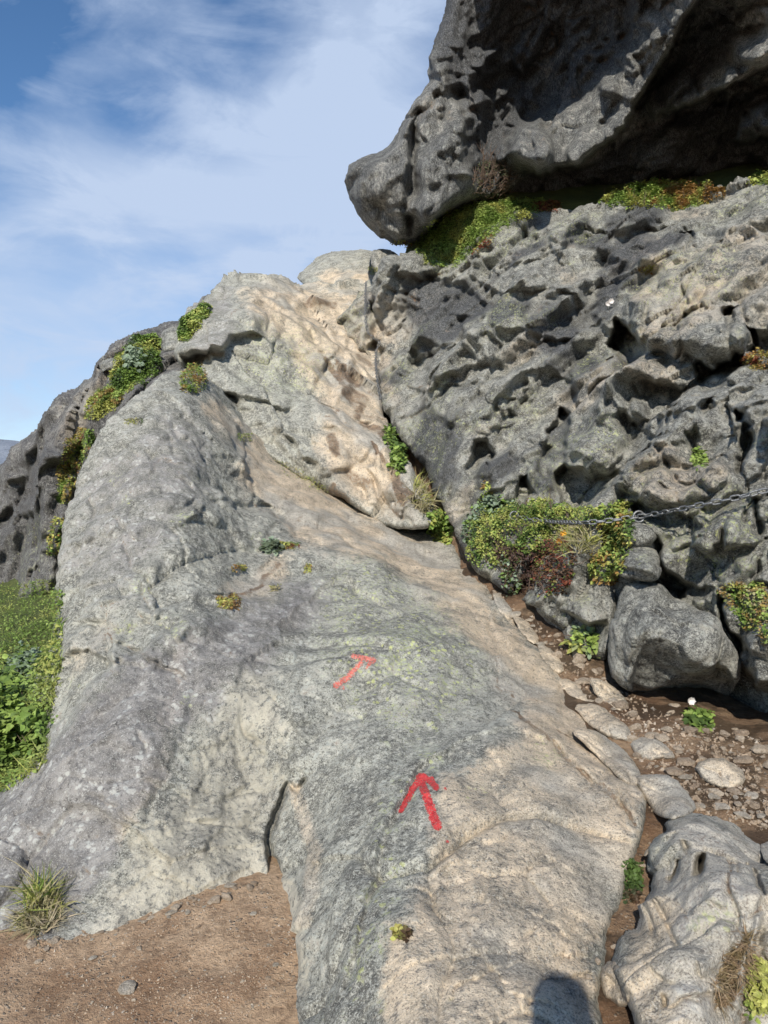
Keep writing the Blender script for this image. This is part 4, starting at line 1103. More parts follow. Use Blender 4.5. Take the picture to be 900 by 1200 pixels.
def plant(name, label, cat, poly, n, size, H, pal, kind='leaf', group=None, stems=0, stemL=.1, twmat=None, **kw):
    cx = sum(p_[0] for p_ in poly) / len(poly); cy = sum(p_[1] for p_ in poly) / len(poly)
    if stems:
        e = empty(name); defer(e); tag(e, label, cat, group)
        foliage('foliage', poly, n, size, H, pal, kind, parent=e, **kw)
        twigs('stems', poly, stems, stemL, stemL * .018 + .0008, e)
        return e
    o = foliage(name, poly, n, size, H, pal, kind, **kw); tag(o, label, cat, group); return o
def disc(x, y, rx, ry=None): 
    ry = ry or rx * .8
    return [(x + rx * math.cos(a), y + ry * math.sin(a)) for a in np.linspace(0, 2 * math.pi, 9)[:-1]]

# shrubs and cushions round the chain
plant('shrub', 'bushy yellow green shrub under the left end of the chain', 'shrub', [(545, 640), (552, 612), (582, 602), (622, 594), (655, 604), (664, 622), (650, 645), (612, 656), (575, 668), (555, 662)], 9000, .019, .17, [G3, G1, YG, G2, YG], stems=50, stemL=.22, seed=1, edge=20)
plant('shrub', 'dark purple brown twiggy shrub hanging below the yellow green one', 'shrub', [(584, 640), (620, 640), (628, 690), (608, 700), (590, 680)], 1500, .022, .16, [PU, BR, BR, (.17, .09, .07), G3], stems=70, stemL=.2, seed=2)
plant('heather', 'reddish brown heather clump below the yellow flower', 'heather', [(622, 655), (640, 640), (668, 634), (674, 660), (664, 688), (642, 704), (628, 690)], 1900, .020, .14, [BR, RD, (.22, .09, .05), G1, RD], stems=30, stemL=.14, seed=3)
plant('crowberry_mat', 'bright green low mat on the rock shelf just above the sagging chain', 'ground cover', [(606, 604), (614, 588), (640, 582), (662, 594), (700, 600), (735, 584), (738, 598), (712, 612), (660, 616), (630, 612)], 2400, .020, .07, [G1, G2, YG, G2, YG], kind='leaf', seed=4)
plant('creeper', 'yellow green creeper draped over the rock left of the wedge block', 'creeper', [(700, 612), (735, 598), (744, 622), (738, 650), (724, 684), (700, 686), (690, 668), (712, 640)], 2000, .026, .10, [G3, G2, YG, YG, OR], stems=20, stemL=.1, seed=5)
plant('willow_shrub', 'pale grey green low willow at the upper left of the main shrub', 'shrub', [(540, 628), (552, 604), (575, 588), (600, 592), (588, 610), (566, 618), (552, 640)], 1000, .034, .16, [BG, (.2, .27, .16), BG, G1], kind='round', stems=20, stemL=.14, seed=6)
plant('grass_tuft', 'pale straw grass tuft between the shrub and the creeper', 'grass', [(640, 620), (690, 616), (700, 640), (672, 652), (650, 640)], 420, .11, .05, [ST, (.4, .36, .15), YG], kind='blade', mat=M_dry, seed=7, lay=.6)
plant('weed', 'small leafy weed with orange tips in the wall crack above the willow', 'plant', disc(569, 576, 8, 14), 130, .03, .08, [G2, YG, OR], kind='leaf', seed=8)
plant('weed', 'grey green weed hanging below the purple brown shrub', 'plant', [(585, 655), (598, 650), (606, 690), (598, 704), (588, 680)], 200, .035, .12, [BG, G1, BG], kind='leaf', stems=8, stemL=.15, seed=9)
plant('weed', 'thin star leaved weed at the mouth of the narrow gully between two boulders', 'plant', [(668, 752), (684, 738), (696, 750), (700, 768), (684, 776)], 150, .05, .13, [G2, BG, YG], stems=7, stemL=.14, seed=10)
plant('weed', 'low green plant with a pale bloom in the shade under the big block', 'plant', [(800, 838), (820, 832), (838, 842), (832, 858), (812, 852)], 260, .034, .06, [G1, G2, G3], seed=11)
plant('weed', 'sparse green plant at the lower right edge beside the corner boulder', 'plant', [(886, 1130), (905, 1125), (905, 1180), (880, 1200), (876, 1165)], 420, .017, .035, [G1, G2, YG], stems=6, stemL=.06, seed=12)
plant('heather', 'orange and green heather spilling over the rock at the right edge', 'heather', [(838, 688), (862, 682), (910, 694), (910, 760), (884, 742), (858, 716)], 1500, .018, .07, [G1, YG, OR, ST, G2], seed=13)
plant('moss_cushion', 'bright orange moss cushion on the wall at the right edge', 'moss', [(866, 424), (884, 414), (910, 412), (910, 436), (882, 432)], 700, .024, .09, [OR, YG, (.5, .3, .05), RD], seed=14)
plant('fern_tuft', 'tiny bright green tuft in the wall above the chain', 'plant', disc(820, 540, 9, 10), 260, .024, .07, [G1, G2], seed=15)
plant('moss_cushion', 'small yellow moss pad on the wall above the tiny fern tuft', 'moss', disc(757, 316, 10, 6), 220, .028, .05, [YG, ST, OR], seed=16)
# under the overhang
plant('crowberry_mat', 'long vivid green mat sloping down under the nose of the overhang', 'ground cover', [(484, 292), (496, 268), (520, 250), (560, 238), (600, 232), (640, 232), (640, 246), (596, 262), (562, 286), (540, 310), (514, 316), (500, 306)], 15000, .028, .08, [G1, G2, G2, (.26, .34, .07), YG], seed=17, psc=2.5, upz=.6)
plant('moss_cushion', 'rust red moss strip at the right end of the vivid green mat', 'moss', [(618, 246), (634, 237), (658, 236), (656, 246), (636, 250)], 900, .03, .08, [RD, (.3, .1, .04), OR], seed=18)
plant('moss_cushion', 'rust tinged strip of moss along the lower edge of the green mat', 'moss', [(556, 290), (566, 278), (580, 270), (582, 276), (566, 292), (552, 300)], 350, .026, .06, [RD, OR, YG], seed=19)
plant('berry_bushes', 'leafy green and yellow bushes in a row in front of the dark recess', 'shrub', [(694, 238), (724, 226), (766, 213), (800, 216), (850, 222), (842, 232), (800, 246), (752, 244)], 8000, .038, .17, [G1, G2, YG, YG, OR], seed=20, psc=2.0, stems=40, stemL=.2, upz=.8)
plant('berry_bushes', 'small leafy patch at the right edge in front of the dark recess', 'shrub', [(872, 214), (888, 206), (910, 206), (910, 216), (890, 218)], 500, .045, .15, [G1, G2, YG], seed=21, psc=2.0)
plant('dwarf_birch', 'dry twiggy grey green bush tucked behind the nose of the overhang', 'shrub', [(552, 236), (556, 204), (568, 188), (586, 192), (598, 212), (592, 236)], 700, .035, .22, [(.16, .19, .10), (.24, .26, .15), BR], seed=22, stems=70, stemL=.40, psc=3)
plant('moss_cushion', 'yellowish moss in the gap right beneath the rounded nose', 'moss', [(456, 286), (470, 280), (486, 284), (480, 294), (462, 294)], 400, .03, .08, [YG, ST, OR], seed=23)
plant('moss_cushion', 'small dull moss tuft between the two skyline rocks', 'moss', disc(437, 318, 6, 5), 150, .03, .06, [YG, ST], seed=24)
# left ridge
plant('ridge_shrubs', 'large green patch of shrubs on the crest of the left crag', 'shrub', [(134, 430), (146, 408), (166, 394), (188, 392), (190, 415), (184, 438), (160, 452), (140, 462), (128, 450)], 6500, .034, .13, [G3, G1, G1, G2, YG], seed=25, psc=2.2, upz=.6)
plant('ridge_shrubs', 'yellowish shrub patch below the large green one on the left crag', 'shrub', [(98, 486), (108, 462), (128, 452), (148, 458), (140, 474), (118, 486), (104, 494)], 3000, .028, .08, [YG, G1, OR, G2], seed=26, psc=2.2)
plant('willow_shrub', 'pale grey green willow in the middle of the left ridge greenery', 'shrub', disc(158, 428, 13, 9), 650, .055, .36, [BG, BG, (.22, .3, .18)], kind='round', seed=27)
plant('ridge_shrubs', 'narrow green plant strip beside the left shoulder of the upper slab', 'shrub', [(208, 398), (214, 376), (232, 362), (250, 358), (242, 372), (228, 388), (214, 402)], 2600, .034, .14, [G3, G1, G2, YG], seed=28, psc=2.2)
plant('moss_strip', 'orange and green moss band running down the far crag', 'moss', [(66, 580), (70, 540), (84, 510), (98, 500), (112, 508), (104, 536), (90, 556), (82, 586), (72, 592)], 4000, .028, .07, [G1, YG, OR, G2, (.3, .15, .06)], seed=29, psc=2.)
plant('moss_strip', 'short olive moss patch low on the far crag near the slab edge', 'moss', [(54, 640), (62, 614), (76, 606), (76, 640), (62, 654)], 700, .035, .12, [YG, OR, G3, G1], seed=30)
plant('moss_cushion', 'domed orange and green cushion in the notch left of the upper slab', 'moss', [(210, 442), (222, 434), (238, 434), (244, 446), (240, 460), (222, 462), (212, 454)], 1400, .022, .14, [G1, YG, OR, OR], seed=31, edge=9)
# slab mosses
for i, (pl, n_, lb, pal) in enumerate([
    (disc(268, 706, 16, 9), 500, 'olive brown moss pad on the slab left of the worn tan band', [YG, OR, BR, ST]),
    (disc(338, 640, 14, 5), 380, 'green and rust moss sprig beside the small grey leaves on the slab', [G1, YG, RD]),
    (disc(280, 666, 9, 4), 140, 'tiny yellow moss dab above the olive brown moss pad', [YG, OR]),
    (disc(361, 667, 5, 6), 90, 'tiny brown moss dab on the slab near its worn crest', [BR, OR, YG]),
    (disc(322, 690, 7, 4), 80, 'faint yellow moss dab between the pad and the worn crest', [YG, ST]),
    (disc(472, 1096, 9, 6), 160, 'small orange brown moss spot low on the front slab', [OR, YG, BR]),
    (disc(157, 494, 12, 4), 120, 'thin yellowish moss smear high on the steep grey wall', [YG, ST, G3]),
    ([(318, 540), (332, 540), (362, 556), (388, 574), (384, 584), (352, 566)], 420, 'yellow green moss line in the joint under the upper slab', [YG, G2, ST]),
    (disc(286, 512, 10, 6), 150, 'small green moss bit at the left end of the joint under the upper slab', [G1, YG]),
    (disc(742, 1035, 12, 26), 500, 'dark green wet moss in the water channel beside the corner boulder', [G3, (.05, .08, .03), BR])]):
    plant('moss_pad', lb, 'moss', pl, n_, .016, .022, pal, seed=40 + i, edge=5)
plant('willow_shrub', 'small grey green leaves growing from a slab hollow below the upper slab', 'plant', disc(316, 642, 10, 8), 110, .04, .07, [BG, (.16, .2, .12)], kind='round', seed=51)
# fissure plants
plant('fern_tuft', 'deep green ferns growing in the dark fissure left of the wall', 'fern', [(448, 500), (462, 510), (476, 545), (470, 560), (458, 536)], 700, .05, .16, [G3, G1, G2], seed=52)
plant('grass_tuft', 'straw coloured dead grass in the fissure below the ferns', 'grass', [(482, 560), (500, 566), (510, 600), (496, 606), (486, 588)], 260, .16, .05, [ST, (.35, .3, .14), YG], kind='blade', mat=M_dry, seed=53)
plant('fern_tuft', 'bright green grassy plant at the foot of the fissure', 'fern', [(500, 612), (512, 600), (526, 606), (534, 634), (520, 640), (506, 628)], 800, .05, .15, [G1, G2, YG], seed=54)
# grass tuft at the wall foot, left
e = empty('grass_tuft'); defer(e); tag(e, 'clump of green and dry grass at the foot of the side wall on the left', 'grass')
foliage('green_blades', [(26, 1060), (34, 1040), (56, 1036), (70, 1052), (66, 1072), (40, 1076)], 300, .11, 0, [G1, YG, ST], 'blade', parent=e, seed=55, lay=.7)
foliage('dry_blades', [(24, 1074), (70, 1066), (64, 1090), (30, 1096)], 520, .085, 0, [ST, (.5, .42, .28), (.4, .3, .18)], 'blade', parent=e, mat=M_dry, seed=56, lay=.9)
o = foliage('dead_grass', [(846, 1130), (858, 1112), (876, 1092), (884, 1100), (872, 1130), (868, 1165), (850, 1185), (834, 1165)], 900, .042, 0, [(.34, .22, .12), (.42, .30, .18), (.28, .17, .09)], 'blade', mat=M_dry, seed=57, lay=.7, upz=.1)
tag(o, 'matted brown dead grass on the side of the corner boulder', 'dead grass')
# hillside on the left
o = foliage('meadow_grass', [(-120, 690), (0, 688), (74, 676), (74, 760), (60, 840), (50, 915), (-120, 960)], 12000, .075, 0, [G1, G2, YG, (.3, .36, .08), G1], 'blade', seed=58, lay=.8, psc=1.2); tag(o, 'green and yellowish grass covering the hillside at the left edge', 'grass', kind='stuff')
o = foliage('ground_cover', [(-120, 690), (0, 688), (74, 676), (74, 760), (60, 840), (50, 915), (-120, 960)], 12000, .024, .08, [G1, G2, (.3, .36, .08), YG, G2], 'leaf', seed=59, psc=1.0); tag(o, 'low leafy plants filling the hillside between the grass', 'ground cover', kind='stuff')
plant('shrub', 'dense bright green leafy bush at the left edge beside the slab', 'shrub', [(-80, 800), (0, 800), (30, 812), (48, 850), (54, 868), (36, 892), (10, 908), (-80, 930)], 6500, .055, .38, [G3, G1, G1, G2, (.26, .38, .06)], kind='round', stems=40, stemL=.3, seed=60, psc=4, edge=25)
plant('willow_shrub', 'silvery blue green shrub above the bright bush at the left edge', 'shrub', [(4, 800), (12, 776), (34, 768), (50, 776), (46, 796), (26, 808)], 900, .05, .22, [BG, (.24, .33, .24), G1], seed=61, psc=4)
T('plants')

# yellow flower and pale blooms
M_yel = plain('yellow_petal', (.85, .42, .01), .5, var=.1); M_wht = plain('white_petal', (.75, .70, .66), .6, var=.15); M_grn = plain('stem_green', (.12, .2, .04), .6)
def flower(label, heads, r, mat, stemlen=.06, name='yellow_flower'):
    h0 = cast(*heads[0]); base = h0[0]
    e = empty(name, base); defer(e); tag(e, label, 'flower')
    for (x, y) in heads:
        h = cast(x, y); c_ = h[0] + h[1] * .05 - ray(x, y) * .06 - base
        V_ = []; f = []
        for layer in range(3):
            for q in range(6):
                a = q * math.pi / 3 + layer * .5; t_ = .35 + layer * .4
                u_ = RT * math.cos(a) + UP * math.sin(a); w_ = -RT * math.sin(a) + UP * math.cos(a)
                k0 = len(V_)
                V_ += [c_, c_ + u_ * r * .6 * math.sin(t_ + .5) + w_ * r * .42 - FW * r * (.3 + layer * .2), c_ + u_ * r * math.sin(t_ + .5) - FW * r * (.55 + .3 * layer), c_ + u_ * r * .6 * math.sin(t_ + .5) - w_ * r * .42 - FW * r * (.3 + layer * .2)]
                f.append((k0, k0 + 1, k0 + 2, k0 + 3))
        o_ = mesh_obj('blossom', V_, f, mat); o_.parent = e; defer(o_)
        a_, b_ = tube([c_, c_ * .6 + np.array([0, .02, -stemlen * .5]), c_ * .2 + np.array([0, .05, -stemlen])], .002, .0025)
        o_ = mesh_obj('stem', a_, b_, M_grn); o_.parent = e; defer(o_)
flower('pair of bright yellow blossoms in front of the reddish heather under the chain', [(663, 632), (658, 641)], .026, M_yel)
flower('tiny pale pink flower cluster on the dark wall left of the big bulge', [(714, 361), (719, 358)], .03, M_wht, name='pink_flower')
flower('single pale greenish bloom above the plant under the big block', [(808, 832)], .022, M_wht, name='pale_flower')

# ------------------------------------------------------------------ painted arrows
M_red = NT('red_paint')
_c = M_red.mix(M_red.ramp(M_red.noise(60, 4, .7), .35, .65), (.42, .02, .025), (.70, .07, .065))
_c = M_red.mix(M_red.ramp(M_red.noise(160, 3, .7), .60, .68), _c, (.50, .40, .34))
M_red.put(M_red.b.inputs['Base Color'], _c); M_red.b.inputs['Roughness'].default_value = .7
M_red.put(M_red.b.inputs['Normal'], M_red.bump(M_red.noise(120, 3, .6), .004, .8)); M_red = M_red.m
M_red2 = NT('faded_red_paint')
_c = M_red2.mix(M_red2.ramp(M_red2.noise(60, 4, .7), .35, .65), (.55, .10, .07), (.70, .22, .17))
_c = M_red2.mix(M_red2.ramp(M_red2.noise(140, 3, .7), .55, .63), _c, (.42, .37, .32))
M_red2.put(M_red2.b.inputs['Base Color'], _c); M_red2.b.inputs['Roughness'].default_value = .8; M_red2 = M_red2.m
def painted(label, strokes, mat, worn, seed, spots=()):
    st = .55
    xs = [p_[0] for a in strokes for p_ in a[0]]; ys = [p_[1] for a in strokes for p_ in a[0]]
    X, Y = np.meshgrid(np.arange(min(xs) - 12, max(xs) + 14, st), np.arange(min(ys) - 12, max(ys) + 20, st))
    q = np.stack([X / 5, Y / 5, X * 0 + seed], -1); nx_ = fbm(q, 3, seed)
    val = np.full(X.shape, -9.)
    for pts, w0, w1 in strokes:
        d, _, _, _, fr = seg_dist(X, Y, pts, False)
        val = np.maximum(val, (w0 + (w1 - w0) * fr) / 2 - d)
    for (x, y, r) in spots: val = np.maximum(val, r - np.hypot(X - x, Y - y))
    q2 = np.stack([X / 1.6, Y / 1.6, X * 0 + seed], -1)
    keep = (val + 2.2 * nx_ > 0) & ((noise(q2, seed + 1) + .5 * noise(q2 * 2.3, seed + 2)) > worn - .10 * np.clip(val, 0, 3))
    H_ = {}; V_ = []; f = []
    def vid_(i, j):
        if (i, j) not in H_:
            h = cast(X[i, j], Y[i, j]); H_[(i, j)] = len(V_); V_.append(h[0] + h[1] * .0016 - ray(X[i, j], Y[i, j]) * .001)
        return H_[(i, j)]
    for i in range(X.shape[0] - 1):
        for j in range(X.shape[1] - 1):
            if keep[i, j]: f.append((vid_(i, j), vid_(i + 1, j), vid_(i + 1, j + 1), vid_(i, j + 1)))
    o_ = mesh_obj('painted_arrow', V_, f, mat); tag(o_, label, 'painted arrow', 'red trail arrows painted on the slab'); defer(o_)
painted('bold bright red arrow painted on the front of the slab, pointing up', [([(494, 911), (483, 925), (470, 950)], 10, 6), ([(492, 911), (503, 914), (511, 923)], 10, 8), ([(493, 914), (501, 938), (512, 968)], 9, 11)], M_red, -.20, 3, [(524, 986, 2), (521, 924, 1.6), (528, 930, 1.2)])
painted('faded smaller red arrow higher on the slab, pointing up and right', [([(394, 803), (408, 793), (423, 776)], 8, 6), ([(413, 769), (425, 771), (437, 774)], 5, 7), ([(436, 773), (430, 782)], 5, 3)], M_red2, -.05, 5, [(402, 806, 2)])
T('arrows')

# ------------------------------------------------------------------ chains
def link_mesh(L_, W_, r):
    pts = []
    h = (L_ - W_) / 2; rr_ = W_ / 2 - r
    for a in np.linspace(-90, 90, 7): pts.append((h + rr_ * math.cos(R(a)), rr_ * math.sin(R(a))))
    for a in np.linspace(90, 270, 7): pts.append((-h + rr_ * math.cos(R(a)), rr_ * math.sin(R(a))))
    V_ = []; f = []; n_ = len(pts); sg = 7
    for i, (x, y) in enumerate(pts):
        a = np.array(pts[(i + 1) % n_]) - np.array(pts[i - 1]); a = a / np.linalg.norm(a); nx_, ny_ = -a[1], a[0]
        for j in range(sg):
            t_ = j * 2 * math.pi / sg; V_.append((x + nx_ * r * math.cos(t_), y + ny_ * r * math.cos(t_), r * math.sin(t_)))
    for i in range(n_):
        for j in range(sg): f.append((i * sg + j, ((i + 1) % n_) * sg + j, ((i + 1) % n_) * sg + (j + 1) % sg, i * sg + (j + 1) % sg))
    me = bpy.data.meshes.new('link'); me.from_pydata(V_, [], f); me.polygons.foreach_set('use_smooth', [True] * len(f)); me.materials.append(M_steel); return me
def path3(pxs, off, sm=3):
    P_ = []
    pxs = np.array(pxs, float); tt = np.linspace(0, len(pxs) - 1, 160)
    X = np.interp(tt, range(len(pxs)), pxs[:, 0]); Y = np.interp(tt, range(len(pxs)), pxs[:, 1])
    for _ in range(6): X[1:-1] = (X[:-2] + X[2:] + 2 * X[1:-1]) / 4; Y[1:-1] = (Y[:-2] + Y[2:] + 2 * Y[1:-1]) / 4
    D_ = np.array([np.dot((cast(min(x, 1000), y) or (P(x, y, 4.2), 0))[0] - CAM, FW) for x, y in zip(X, Y)])
    M = np.array([D_[max(0, i - 9):i + 10].min() for i in range(160)])
    k_ = np.ones(21) / 21; M = np.convolve(np.pad(M, 10, 'edge'), k_, 'valid')
    return P(X, Y, M - off)
def chain(label, pxs, pitch, L_, W_, r, off, anchors=(), single=False):
    pts = path3(pxs, off); e = empty('chain', tuple(pts[len(pts) // 2])); 
    seg = np.linalg.norm(np.diff(pts, axis=0), axis=1); cum = np.concatenate([[0], np.cumsum(seg)])
    nl = int(cum[-1] / pitch); me = link_mesh(L_, W_, r); pos = []
    Ms = []
    for i in range(nl):
        s0 = i * pitch; c_ = np.array([np.interp(s0, cum, pts[:, k_]) for k_ in range(3)]); c2 = np.array([np.interp(s0 + pitch, cum, pts[:, k_]) for k_ in range(3)])
        t_ = Vector(c2 - c_).normalized()
        up_ = Vector((0, -.5, 1)); y_ = t_.cross(up_).normalized(); z_ = t_.cross(y_).normalized()
        m = Matrix((t_, y_, z_)).transposed().to_4x4()
        m = m @ Matrix.Rotation((i % 2) * math.pi / 2 + .5 + i * .11 + random.uniform(-.25, .25), 4, 'X') @ Matrix.Rotation(random.uniform(-.08, .08), 4, 'Z')
        m.translation = Vector(c_ + (c2 - c_) / 2); Ms.append(m)
    if single:
        V_ = []; f = []
        for m in Ms:
            k0 = len(V_); V_ += [m @ v.co for v in me.vertices]; f += [tuple(i_ + k0 for i_ in pl.vertices) for pl in me.polygons]
        o_ = mesh_obj('chain', V_, f, M_steel); tag(o_, label, 'chain'); defer(o_); bpy.data.objects.remove(e); return pts
    defer(e); tag(e, label, 'chain')
    for m in Ms:
        o_ = bpy.data.objects.new('link', me); o_.parent = e; m2 = m.copy(); m2.translation -= e.location; o_.matrix_basis = m2; DEFER.append(o_)
    for (x, y) in anchors:
        h = cast(x, y); a_ = pts[np.argmin(np.linalg.norm(pts - h[0], axis=1))]
        V_, f = tube([h[0] + (h[0] - a_) * .6, h[0], a_ * .9 + h[0] * .1], .010, .010, 10)
        k0 = len(V_); tor = []
        for i_ in range(16):
            an = i_ * 2 * math.pi / 16; tor.append(a_ + .032 * (RT * math.cos(an) + UP * math.sin(an)))
        for i_ in range(16):
            a1, b1 = tube([tor[i_], tor[(i_ + 1) % 16]], .007, .007, 7); kk = len(V_); V_ += a1; f += [tuple(z + kk for z in q) for q in b1]
        # square washer plate on the rock
        o_ = mesh_obj('anchor_bolt', np.array(V_) - np.array(e.location), f, M_steel); o_.parent = e; defer(o_)
    return pts
chain('long galvanised safety chain sagging across the foot of the dark wall', [(980, 556), (930, 566), (900, 574), (860, 584), (815, 593), (780, 600), (752, 605), (715, 610), (680, 613), (650, 612), (625, 609), (601, 604)], .047, .062, .036, .0055, .05, [(752, 607), (603, 604)])
chain('thin distant chain hanging beside the top of the fissure', [(429, 330), (428, 350), (428, 375), (431, 390), (440, 398), (446, 400), (441, 410), (440, 425), (442, 445), (446, 470)], .052, .065, .04, .005, .05, single=True)
T('chains')

# ------------------------------------------------------------------ stones
def stone_mesh(seed, flat=.5, sub=3):
    r_ = np.random.default_rng(seed)
    import bmesh
    bm = bmesh.new(); bmesh.ops.create_icosphere(bm, subdivisions=sub, radius=1)
    v = np.array([list(x.co) for x in bm.verts])
    for _ in range(15):
        n_ = r_.normal(size=3); n_ /= np.linalg.norm(n_); c_ = r_.uniform(.55, .85)
        d = v @ n_ - c_; v = v - np.clip(d, 0, None)[:, None] * n_ * .92
    v = v * (1 + .07 * fbm(v * 2.3 + seed, 3, seed)[:, None]); v *= np.array([1.0, r_.uniform(.6, .9), flat])
    for x, c_ in zip(bm.verts, v): x.co = c_
    me = bpy.data.meshes.new('stone'); bm.to_mesh(me); bm.free(); me.polygons.foreach_set('use_smooth', [False] * len(me.polygons)); return me
SM = []
for i in range(8):
    me = stone_mesh(i, (.35, .5, .65, .45)[i % 4], 3); me.materials.append(M_peb if i % 4 else M_peb2); SM.append(me)
def put(px, py, r, me, label, cat='stone', group=None, name='stone', sink=.25):
    h = cast(px, py)
    if h is None: return
    o_ = bpy.data.objects.new(name, me); q = Vector(h[1] * .5 + np.array([0, 0, .5])).to_track_quat('Z', 'Y')
    o_.rotation_mode = 'QUATERNION'; o_.rotation_quaternion = q @ Matrix.Rotation(random.uniform(0, 6.28), 3, 'Z').to_quaternion()
    o_.scale = (r, r, r * random.uniform(.8, 1.1)); o_.location = h[0] + h[1] * r * .3 * (1 - sink)
    tag(o_, label, cat, group); DEFER.append(o_)
def scatter(poly, n_, px0, px1, label, group, pw=2.2, sink=.25):
    for (x, y, d) in sample(poly, n_):
        h = cast(x, y)
        if h is None or h[2].startswith(('rock_slab', 'rock_wall', 'boulder')): continue
        dep = np.dot(h[0] - CAM, FW); r = (px0 + (px1 - px0) * random.random() ** pw) * dep / F / 2
        put(x, y, r, random.choice(SM), label, group=group, sink=sink)
GP = [(556, 676), (600, 725), (655, 790), (690, 812), (728, 850), (748, 890), (770, 962), (800, 958), (860, 958), (905, 985), (905, 872), (850, 850), (800, 842), (760, 826), (715, 806), (690, 776), (640, 735), (600, 706)]
scatter(GP, 165, 7, 26, 'loose pale stone lying on the gully soil', 'loose stones in the gully')
scatter([(716, 1070), (742, 1020), (762, 960), (775, 990), (764, 1060), (730, 1110), (722, 1170), (706, 1160)], 30, 4, 12, 'loose wet stone in the narrow water channel', 'loose stones in the water channel')
scatter([(110, 1088), (180, 1066), (260, 1040), (318, 1022), (318, 1034), (250, 1062), (180, 1085), (90, 1105), (0, 1120), (0, 1108)], 60, 5, 20, 'loose stone on the dirt along the base of the wall', 'stones along the base of the side wall')
scatter([(0, 1120), (150, 1090), (310, 1045), (340, 1100), (345, 1200), (0, 1200)], 44, 4, 11, 'loose stone scattered on the trodden brown dirt', 'stones on the brown dirt', pw=3.5)
for (x, y, rp, k_, lb) in [(108, 1124, 10, 0, 'largest reddish stone lying alone on the brown dirt at the left'), (44, 1128, 9, 1, 'rounded tan stone near the left edge of the dirt'), (150, 1161, 24, 4, 'flat embedded slab stone in the middle of the brown dirt'),
    (654, 770, 14, 2, 'pale rounded stone below the squat boulder at the gully side'), (782, 887, 20, 4, 'flat pale stone in the middle of the gully soil'), (840, 912, 26, 5, 'broad yellowish flat stone half sunk at the right of the gully'),
    (868, 868, 13, 2, 'upper of two pale rounded stones at the right end of the gully'), (890, 882, 21, 7, 'bigger pale rounded stone at the right end of the gully'), (790, 828, 12, 3, 'small bluish stone in the shadow of the big block'), (830, 842, 9, 1, 'little pale stone beside the plant in the block shadow'),
    (700, 806, 20, 4, 'flat tan plate beside the slab edge at the narrow part of the gully'), (760, 998, 10, 0, 'small angular stone wedged above the water channel'), (700, 1128, 10, 2, 'rounded stone in the water channel near the bottom'), (835, 935, 14, 4, 'flat grey stone below the broad yellowish one'), (865, 945, 12, 5, 'flat brownish stone just above the corner boulder'), (690, 1146, 10, 3, 'small tan stone between the slab and the shadow')]:
    h = cast(x, y); dep = np.dot(h[0] - CAM, FW); put(x, y, rp * dep / F / 1.6, SM[k_], lb)
# fine gravel, uncountable
def gravel(name, poly, n_, s0, s1, label, mat):
    V_ = []; f = []
    for (x, y, d) in sample(poly, n_):
        h = cast(x, y)
        if h is None or h[2].startswith(('rock_slab', 'rock_wall', 'boulder')): continue
        r = s0 + (s1 - s0) * random.random() ** 3; c_ = h[0] + h[1] * r * .2
        a = rng.normal(size=(3, 3)); a, _ = np.linalg.qr(a)
        k0 = len(V_); sc3 = r * rng.uniform(.5, 1.2, 3)
        V_ += [c_ + a[0] * sc3[0], c_ - a[0] * sc3[0], c_ + a[1] * sc3[1], c_ - a[1] * sc3[1], c_ + a[2] * sc3[2] * .6, c_ - a[2] * sc3[2] * .6]
        for t_ in ((0, 2, 4), (2, 1, 4), (1, 3, 4), (3, 0, 4), (2, 0, 5), (1, 2, 5), (3, 1, 5), (0, 3, 5)): f.append(tuple(k0 + z for z in t_))
    o_ = mesh_obj(name, V_, f, mat, smooth=False); tag(o_, label, 'gravel', kind='stuff'); defer(o_)
gravel('gravel', GP, 1800, .003, .020, 'fine broken stone chips covering the gully soil', M_peb)
gravel('gravel', [(0, 1112), (90, 1098), (180, 1076), (260, 1050), (325, 1028), (340, 1080), (352, 1200), (0, 1200)], 3600, .0015, .006, 'fine gravel and grit on the brown dirt in the foreground', M_peb)
T('stones')

